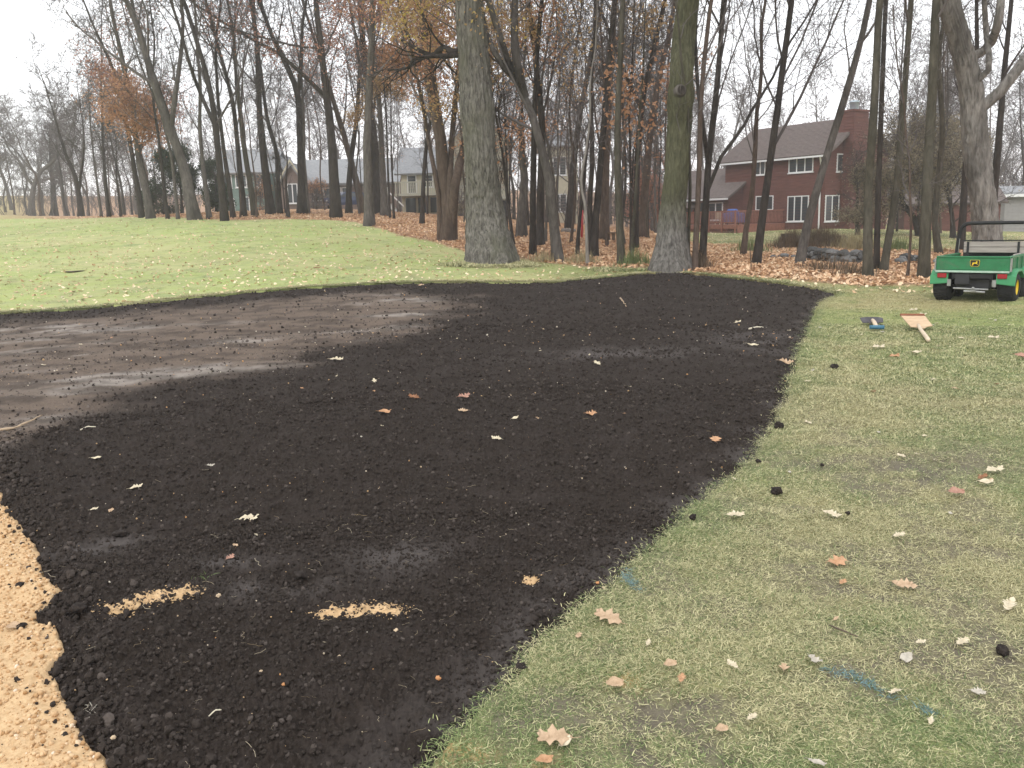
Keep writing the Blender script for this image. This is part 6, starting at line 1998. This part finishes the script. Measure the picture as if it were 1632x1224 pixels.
# far brush behind everything: a thicket that reads as one mass
r = np.random.RandomState(44); cs = []
for u0, u1, y0, y1, hh, n in ((-.62, -.34, 105, 170, 3.5, 300), (-.10, .20, 70, 100, 3.0, 300), (.40, .68, 82, 120, 6.5, 300)):
    u = r.uniform(u0, u1, n); y = r.uniform(y0, y1, n); x = u * y; z = height(x, y)
    st = np.stack([x, y, z], 1); L = hh * r.uniform(.5, 1.3, n); d = unit(r.normal(0, .28, (n, 3)) + (0, 0, 1))
    Pp = np.stack([st + d * L[:, None] * t + r.normal(0, .08, (n, 3)) * t for t in (0, .33, .66, 1)], 1)
    Rr = np.broadcast_to(np.array([.04, .032, .026, .018]), (n, 4))
    a1, ra1 = sprout(r, Pp, Rr, 5, .2, 1, .6, hh * .45, .05, .15, 2, .6, .022, .3); a2, ra2 = sprout(r, a1, ra1, 3, .2, 1, .6, hh * .25, .03, .15, 1, .7, .018, .3)
    cs += [tube_arrays(Pp, Rr, 3), tube_arrays(a1, ra1, 3), tube_arrays(a2, ra2, 3)]
v, f = merge(cs); tag(link('thicket', mesh_arrays('thicket', v, [f], [m_twigs])), kind='stuff')

m_redst = plain('red_painted_stake', (.42, .045, .05), .6, .15, 8)
p = ground_at(927, 379); q = at_depth(928, 335, p[1])
tag(MB().tube([p - (0, 0, .1), (p + q) / 2 + (.01, 0, 0), q], [.055, .05, .045], 8).build('marker_stake', m_redst, smooth=True), 'thin red stake standing among dark trunks in the wood', 'stake')
p = ground_at(1198, 430); q = at_depth(1195, 395, p[1])
tag(MB().tube([p - (0, 0, .1), (p + q) / 2, q], [.016, .015, .014], 6).build('thin_stake', m_gdark), 'thin brown stake at the lawn edge before the dark leaning trunk', 'stake')
p = ground_at(978, 385)
t_ = thing('wooden_perch', 'small dark wooden bench-like perch on leaves behind the mossy grey trunk', 'bench', tuple(p), .1)
MB().box((-.30, -.12, .34), (.30, .12, .40)).build('seat', m_gdark, t_); MB().box((-.06, -.06, -.05), (.06, .06, .34)).build('leg', m_gdark, t_)
for (px, py), (qx, qy), lab in (((897, 371), (916, 371), 'pale fallen log on leaves far behind the golden leaved oak'),):
    a = ground_at(px, py); b_ = ground_at(qx, qy); a[2] += .1; b_[2] += .1
    tag(MB().tube([a, (a + b_) / 2, b_], [.12, .11, .09], 8).build('fallen_log', BK['pale'], smooth=True), lab, 'log')

# ------------------------------------------------------------------ the green utility vehicle
GREEN = plain('green_vehicle_paint', (.020, .155, .060), .5, .2, 5, .4)
nt = GREEN.node_tree; b = nt.nodes['Principled BSDF']; src = b.inputs['Base Color'].links[0].from_socket      # dried mud and scuffs
dn = noise(nt, 3.2, 7, .75, coords(nt, (1, 1, 1.6)), .6)
nt.links.new(mixc(nt, ramp(nt, dn, .54, .76), src, (.13, .125, .095)), b.inputs['Base Color']); nt.links.new(ramp(nt, dn, .2, .8), b.inputs['Roughness'])
LITGREEN = plain('skylit_green_fender', (.055, .27, .12), .45, .08, 4, .4)  # lighter than the body: skylight on the fender tops is put into the colour
BLACK = plain('black_frame_paint', (.016, .016, .017), .55, .2, 8)
TYRE = plain('rubber_tyre', (.016, .016, .016), .9, .25, 14, bmp=.3)
YEL = plain('yellow_rim_paint', (.75, .52, .02), .4, .06, 5, .45)
REDL = plain('red_tail_lens', (.28, .015, .02), .25, .15, 5, .5)
WOODG = plain('weathered_plank', (.33, .29, .26), .85, .25, 5, bmp=.3, stretch=(.3, 4, 4))
STEEL = plain('worn_steel', (.30, .30, .29), .45, .25, 10, metal=.7)
EDGE = plain('pale_worn_edge', (.34, .46, .38), .6, .2, 12)
DARKP = plain('dark_plastic', (.028, .028, .030), .6, .2, 10)
gp0 = ground_at(1546, 482)
UV = thing('utility_vehicle', 'green utility vehicle with yellow rims and wooden bed planks, seen from behind', 'vehicle', (gp0[0], gp0[1], gp0[2]), math.radians(-41.0))
W = .565          # half width of the bed
# wheels
def wheel(x, y, rad, hw, outer):
    t = MB().lathe([(rad * .52, -hw), (rad * .86, -hw), (rad * .97, -hw * .72), (rad, -hw * .3), (rad, hw * .3), (rad * .97, hw * .72), (rad * .86, hw), (rad * .52, hw)], (x, y, rad), (1, 0, 0), 30).build('wheel', TYRE, UV, True)
    lug = MB()
    for k in range(22):
        a = k / 22 * 2 * math.pi
        for sx in (-1, 1):
            c_ = np.array([x + sx * hw * .42, y + math.cos(a + sx * .07) * rad * .995, rad + math.sin(a + sx * .07) * rad * .995])
            u = np.array([1, 0, 0]) * hw * .36; w_ = np.array([0, -math.sin(a), math.cos(a)]) * .016; nn = np.array([0, math.cos(a), math.sin(a)]) * .008
            lug.hexa([c_ - u - w_ - nn, c_ + u - w_ - nn, c_ + u + w_ - nn, c_ - u + w_ - nn, c_ - u - w_ + nn, c_ + u - w_ + nn, c_ + u + w_ + nn, c_ - u + w_ + nn])
    o = lug.build('tread_lug', TYRE, t); o['kind'] = 'stuff'
    MB().lathe([(.01, hw * .45), (rad * .18, hw * .5), (rad * .22, hw * .38), (rad * .42, hw * .30), (rad * .52, hw * .86), (rad * .56, hw * .92), (rad * .56, hw * .7)], (x, y, rad), (outer, 0, 0), 24).build('rim', YEL, t, True)
    MB().lathe([(.01, hw * .7), (rad * .13, hw * .68), (rad * .14, hw * .4)], (x, y, rad), (outer, 0, 0), 12).build('hub', BLACK, t, True)
for sx in (-1, 1):
    wheel(sx * .52, .33, .26, .135, sx); wheel(sx * .52, 1.02, .26, .135, sx)
wheel(0 - .42, 2.25, .25, .12, -1); wheel(.42, 2.25, .25, .12, 1)
# fenders, arched shells over each rear pair
for sx in (-1, 1):
    x0, x1 = (sx * .385, sx * .68)
    mb = MB(); prof = [(.0, .33), (.02, .44), (.08, .525), (.20, .565), (.45, .565), (.60, .50), (.675, .43), (.75, .50), (.90, .565), (1.15, .565), (1.28, .5), (1.33, .38)]
    for (ya, za), (yb, zb_) in zip(prof[:-1], prof[1:]):
        mb.hexa([(x0, ya, za), (x1, ya, za - .03), (x1, yb, zb_ - .03), (x0, yb, zb_), (x0, ya, za + .035), (x1, ya, za + .005), (x1, yb, zb_ + .005), (x0, yb, zb_ + .035)])
    mb.hexa([(x0, -.012, .345), (x1, -.012, .315), (x1, .0, .315), (x0, .0, .345), (x0, -.012, .50), (x1, -.012, .46), (x1, .07, .47), (x0, .07, .52)])
    mb.build('fender', LITGREEN, UV)
    MB().box((sx * .50 - .075 - .02 * sx, -.045, .425), (sx * .50 + .075 - .02 * sx, -.0125, .505)).build('tail_light', REDL, UV, bevel=.008)
# cargo bed: floor, sides, tailgate, front board
bz0, bz1 = .555, .80
MB().box((-W, .03, bz0 - .03), (W, 1.35, bz0)).build('bed_floor', GREEN, UV)
for sx in (-1, 1):
    mb = MB(); mb.box((sx * W - .018, .03, bz0 + .001), (sx * W + .018, 1.35, bz1 - .03)); mb.box((sx * W - .035, .03, bz1 - .03), (sx * W + .035, 1.35, bz1))
    for k in range(4): mb.box((sx * W + (.019 if sx > 0 else -.04), .12 + k * .36, bz0 + .02), (sx * W + (.04 if sx > 0 else -.019), .16 + k * .36, bz1 - .032))
    mb.build('bed_side', GREEN, UV)
mb = MB(); mb.box((-W - .02, -.03, bz0 + .012), (W + .02, .026, bz1 - .025)); mb.box((-W - .02, -.045, bz1 - .025), (W + .02, .028, bz1 + .004)); mb.box((-W - .02, -.045, bz0 - .02), (W + .02, .028, bz0 + .011))
tg_ = mb.build('tailgate', GREEN, UV, bevel=.006)
MB().box((-W - .022, -.049, bz0 - .032), (W + .022, -.0455, bz0 + .002)).build('worn_lip', EDGE, tg_)
for sx in (-1, 1): MB().box((sx * (W + .035) - .012, -.035, bz0 - .01), (sx * (W + .035) + .012, .03, bz1 - .03)).build('latch', STEEL, tg_)
# emblem: black shield with a yellow rim and a leaping stag
def plate(poly, y0, y1, mat, name, parent):
    p = np.array([(a, y0, c_) for a, c_ in poly]); n = len(p); q = p + (0, y1 - y0, 0)
    bm = bmesh.new(); vs_ = [bm.verts.new(v) for v in np.vstack([p, q])]
    bm.faces.new(vs_[:n]); bm.faces.new(vs_[n:][::-1])
    for i in range(n): bm.faces.new((vs_[i], vs_[(i + 1) % n], vs_[n + (i + 1) % n], vs_[n + i]))
    bmesh.ops.recalc_face_normals(bm, faces=bm.faces)
    me = bpy.data.meshes.new(name); bm.to_mesh(me); bm.free(); me.materials.append(mat); return link(name, me, parent)
ex, ez = 0.04, .685
shield = lambda k: [(ex + k * a, ez + k * c_) for a, c_ in ((-.07, .055), (.07, .055), (.078, .03), (.07, -.04), (.05, -.06), (-.05, -.06), (-.07, -.04), (-.078, .03))]
em = plate(shield(1.0), -.0305, -.034, YEL, 'emblem', tg_)
plate(shield(.92), -.0345, -.037, BLACK, 'emblem_field', em)
stag = [(-.045, -.035), (-.032, -.012), (-.040, .004), (-.020, .012), (.010, .010), (.022, .022), (.018, .040), (.026, .030), (.032, .042), (.034, .026), (.048, .020), (.036, .014), (.030, -.002), (.048, -.016), (.044, -.022), (.020, -.008), (-.014, -.006), (-.026, -.038)]
plate([(ex + 1.05 * a, ez + 1.05 * c_) for a, c_ in stag], -.0375, -.040, YEL, 'emblem_stag', em)
# weathered planks raise the bed front and side
for k in range(2):
    MB().box((-W + .09, 1.27, bz1 + .008 + k * .105), (W + .02, 1.31, bz1 + .105 + k * .105)).build('plank', WOODG, UV, bevel=.006)
MB().box((-W + .07, 1.262, bz1 + .219), (W + .04, 1.318, bz1 + .24)).build('plank_cap', BLACK, UV)
for k in range(2): MB().box((W - .055, .5, bz1 - .17 + k * .098), (W - .022, 1.25, bz1 - .08 + k * .098)).build('plank', WOODG, UV, bevel=.006)
for x_ in (-.40, .44): MB().box((x_ - .018, 1.245, bz0 + .0), (x_ + .018, 1.268, bz1 + .21)).build('bracket', BLACK, UV)
# roll-over bar
q = [(-.66, 1.52, .50), (-.65, 1.52, .9), (-.60, 1.50, 1.20), (-.565, 1.50, 1.29), (-.50, 1.50, 1.335), (-.40, 1.50, 1.345), (.40, 1.50, 1.345), (.52, 1.50, 1.335), (.60, 1.50, 1.29), (.635, 1.50, 1.20), (.66, 1.52, .9), (.66, 1.52, .50)]
MB().tube(cat_rom(q, 60), [.034] * 60, 10).build('roll_bar', BLACK, UV, True)
for sx in (-1, 1): MB().tube([(sx * .66, 1.53, .9), (sx * .64, 1.9, .48)], [.022, .022], 8).build('brace', BLACK, UV)
# seats, cab, hood beyond the bed
MB().box((-.56, 1.56, .55), (.56, 1.98, .66)).build('seat', DARKP, UV, bevel=.03); MB().hexa([(-.54, 1.54, .67), (.54, 1.54, .67), (.54, 1.62, .67), (-.54, 1.62, .67), (-.54, 1.47, .96), (.54, 1.47, .96), (.54, 1.53, .96), (-.54, 1.53, .96)]).build('seat_back', YEL if False else DARKP, UV)
MB().hexa([(-.55, 2.0, .28), (.55, 2.0, .28), (.48, 2.75, .30), (-.48, 2.75, .30), (-.55, 2.05, .45), (.55, 2.05, .45), (.45, 2.7, .70), (-.45, 2.7, .70)]).build('hood', GREEN, UV, bevel=.03)
MB().box((-.56, 1.45, .27), (.56, 2.02, .34)).build('cab_floor', BLACK, UV)
a_ = np.linspace(0, 2 * np.pi, 21); sw = np.stack([-.28 + .17 * np.cos(a_), 2.05 + .07 * np.sin(a_), .86 + .15 * np.sin(a_)], 1)
MB().tube(sw, [.014] * 21, 6, False).build('steering_wheel', BLACK, UV, True); MB().tube([(-.28, 2.05, .86), (-.28, 2.28, .6)], [.018, .018], 6).build('steering_column', BLACK, UV)
# chassis, axle, engine, hitch
mb = MB()
for sx in (-1, 1): mb.box((sx * .30 - .025, .02, .40), (sx * .30 + .025, 2.3, .50))
mb.box((-.30, .0, .42), (.30, .04, .50)); mb.build('chassis', BLACK, UV)
MB().tube([(-.40, .33, .26), (.40, .33, .26)], [.045, .045], 10).build('axle', BLACK, UV); MB().tube([(-.40, 1.02, .26), (.40, 1.02, .26)], [.045, .045], 10).build('axle', BLACK, UV)
MB().box((-.28, .12, .22), (.28, .85, .42)).build('engine', DARKP, UV, bevel=.03)
MB().box((-.27, -.02, .31), (-.03, .02, .50)).build('mud_flap', DARKP, UV, bevel=.01)
MB().tube([(-.28, -.03, .245), (.28, -.03, .235)], [.016, .016], 8).build('bumper_bar', STEEL, UV)
MB().tube([(-.10, -.06, .20), (.24, -.06, .19)], [.02, .02], 8).build('cross_bar', STEEL, UV)
mb = MB(); mb.box((.02, -.14, .20), (.10, .1, .23)); mb.lathe([(.001, 0), (.024, .01), (.026, .03), (.018, .05), (.001, .056)], (.06, -.12, .23), (0, 0, 1), 12); mb.build('hitch', STEEL, UV)
for sx in (-1, 1): MB().box((sx * .36 - .03, -.02, .28), (sx * .36 + .03, .0, .40)).build('bracket', STEEL, UV)
MB().lathe([(.001, 0), (.07, 0), (.07, .38), (.001, .38)], (.0, .22, .33), (1, 0, 0), 14).build('muffler', STEEL, UV, True)
MB().tube([(-.615, 1.47, .80), (-.60, 1.46, 1.06)], [.007, .005], 5).build('whip', STEEL, UV)
# front fender to the right
for sx in (-1, 1):
    mb = MB(); prof = [(1.93, .42), (2.0, .56), (2.15, .60), (2.35, .60), (2.5, .54), (2.56, .4)]
    for (ya, za), (yb, zb_) in zip(prof[:-1], prof[1:]):
        mb.hexa([(sx * .30, ya, za), (sx * .57, ya, za - .02), (sx * .57, yb, zb_ - .02), (sx * .30, yb, zb_), (sx * .30, ya, za + .03), (sx * .57, ya, za + .01), (sx * .57, yb, zb_ + .01), (sx * .30, yb, zb_ + .03)])
    mb.build('fender', LITGREEN, UV)

# ------------------------------------------------------------------ hand tools left on the grass
TANW = plain('tan_plywood', (.52, .37, .24), .8, .2, 7, bmp=.2, stretch=(1, 5, 1)); HAND = plain('pale_ash_handle', (.62, .50, .37), .6, .15, 8, stretch=(4, 1, 1)); RUST = plain('rusty_edge', (.20, .075, .04), .85, .3, 12)
BLUEP = plain('blue_grip', (.055, .15, .22), .5, .15, 8); IRON = plain('dark_iron_blade', (.085, .078, .085), .6, .35, 9, metal=.3)
p = ground_at(1462, 526)
q = ground_at(np.array([1479, 1462]), np.array([548, 526]))
az_ = math.atan2(q[0, 0] - q[1, 0], -(q[0, 1] - q[1, 1]))
t_ = thing('scoop', 'tan wooden board scoop with a pale round handle lying on the lawn', 'scoop', (p[0], p[1], p[2] + .02), 0)
mb = MB(); bl = [(-.165, .17), (.165, .15), (.155, -.11), (.06, -.13), (.02, -.17), (-.03, -.165), (-.10, -.13), (-.15, -.12)]
a_, zt_ = .42, .03
pl = np.array([(x_, y_, .015 + (y_ + .17) * a_) for x_, y_ in bl])
nrm = unit(np.array([0, -a_, 1.])); mb.prism(pl, nrm * .012); mb.build('blade', TANW, t_)
mb = MB(); e0, e1 = pl[0] + (0, .004, 0), pl[1] + (0, .004, 0); mb.hexa([e0 - nrm * .006, e1 - nrm * .006, e1 - nrm * .006 + (0, .035, .02), e0 - nrm * .006 + (0, .035, .02), e0 + nrm * .02, e1 + nrm * .02, e1 + nrm * .02 + (0, .03, .02), e0 + nrm * .02 + (0, .03, .02)]); mb.build('rim', RUST, t_)
hv = np.array([q[0, 0] - p[0], q[0, 1] - p[1]]); hl = hv / np.hypot(*hv)
pts = [np.array([*(hl * .02), .055]), np.array([*(hl * .25), .05]), np.array([*(hl * .5), .042]), np.array([*(hv * 1.0), .04]), np.array([*(hv * 1.02), .04])]
MB().tube(pts, [.026, .024, .024, .027, .022], 10).build('handle', HAND, t_, True)
p = ground_at(1393, 522)
t_ = thing('edging_tool', 'short edging tool with dark blade, pale neck and blue bar grip on the lawn', 'tool', (p[0], p[1], p[2] + .02), math.radians(-14))
mb = MB(); mb.prism([(-.13, .20, .02), (.15, .17, .03), (.165, .34, .075), (.10, .38, .085), (-.04, .39, .085), (-.15, .37, .075)], (0, -.006, .008)); mb.build('blade', IRON, t_)
MB().box((-.06, .06, .03), (.075, .135, .045)).build('socket_plate', IRON, t_)
MB().tube([(.01, .24, .06), (.0, .0, .055), (-.03, -.42, .045)], [.026, .03, .026], 8).build('neck', HAND, t_, True)
MB().tube([(-.125, -.44, .04), (.065, -.45, .04)], [.03, .03], 10).build('grip', BLUEP, t_, True)

# ------------------------------------------------------------------ November air
m_haze = bpy.data.materials.new('haze'); m_haze.use_nodes = True; nt = m_haze.node_tree; nt.nodes.clear()
pv = nt.nodes.new('ShaderNodeVolumePrincipled'); ou = nt.nodes.new('ShaderNodeOutputMaterial')
pv.inputs['Color'].default_value = (.985, .99, 1, 1); pv.inputs['Density'].default_value = .0011; pv.inputs['Anisotropy'].default_value = .2
nt.links.new(pv.outputs[0], ou.inputs['Volume'])
mb = MB(); mb.box((-1000, -1000, -2.5), (1000, 1000, 42)); o = mb.build('haze', m_haze); o['kind'] = 'stuff'
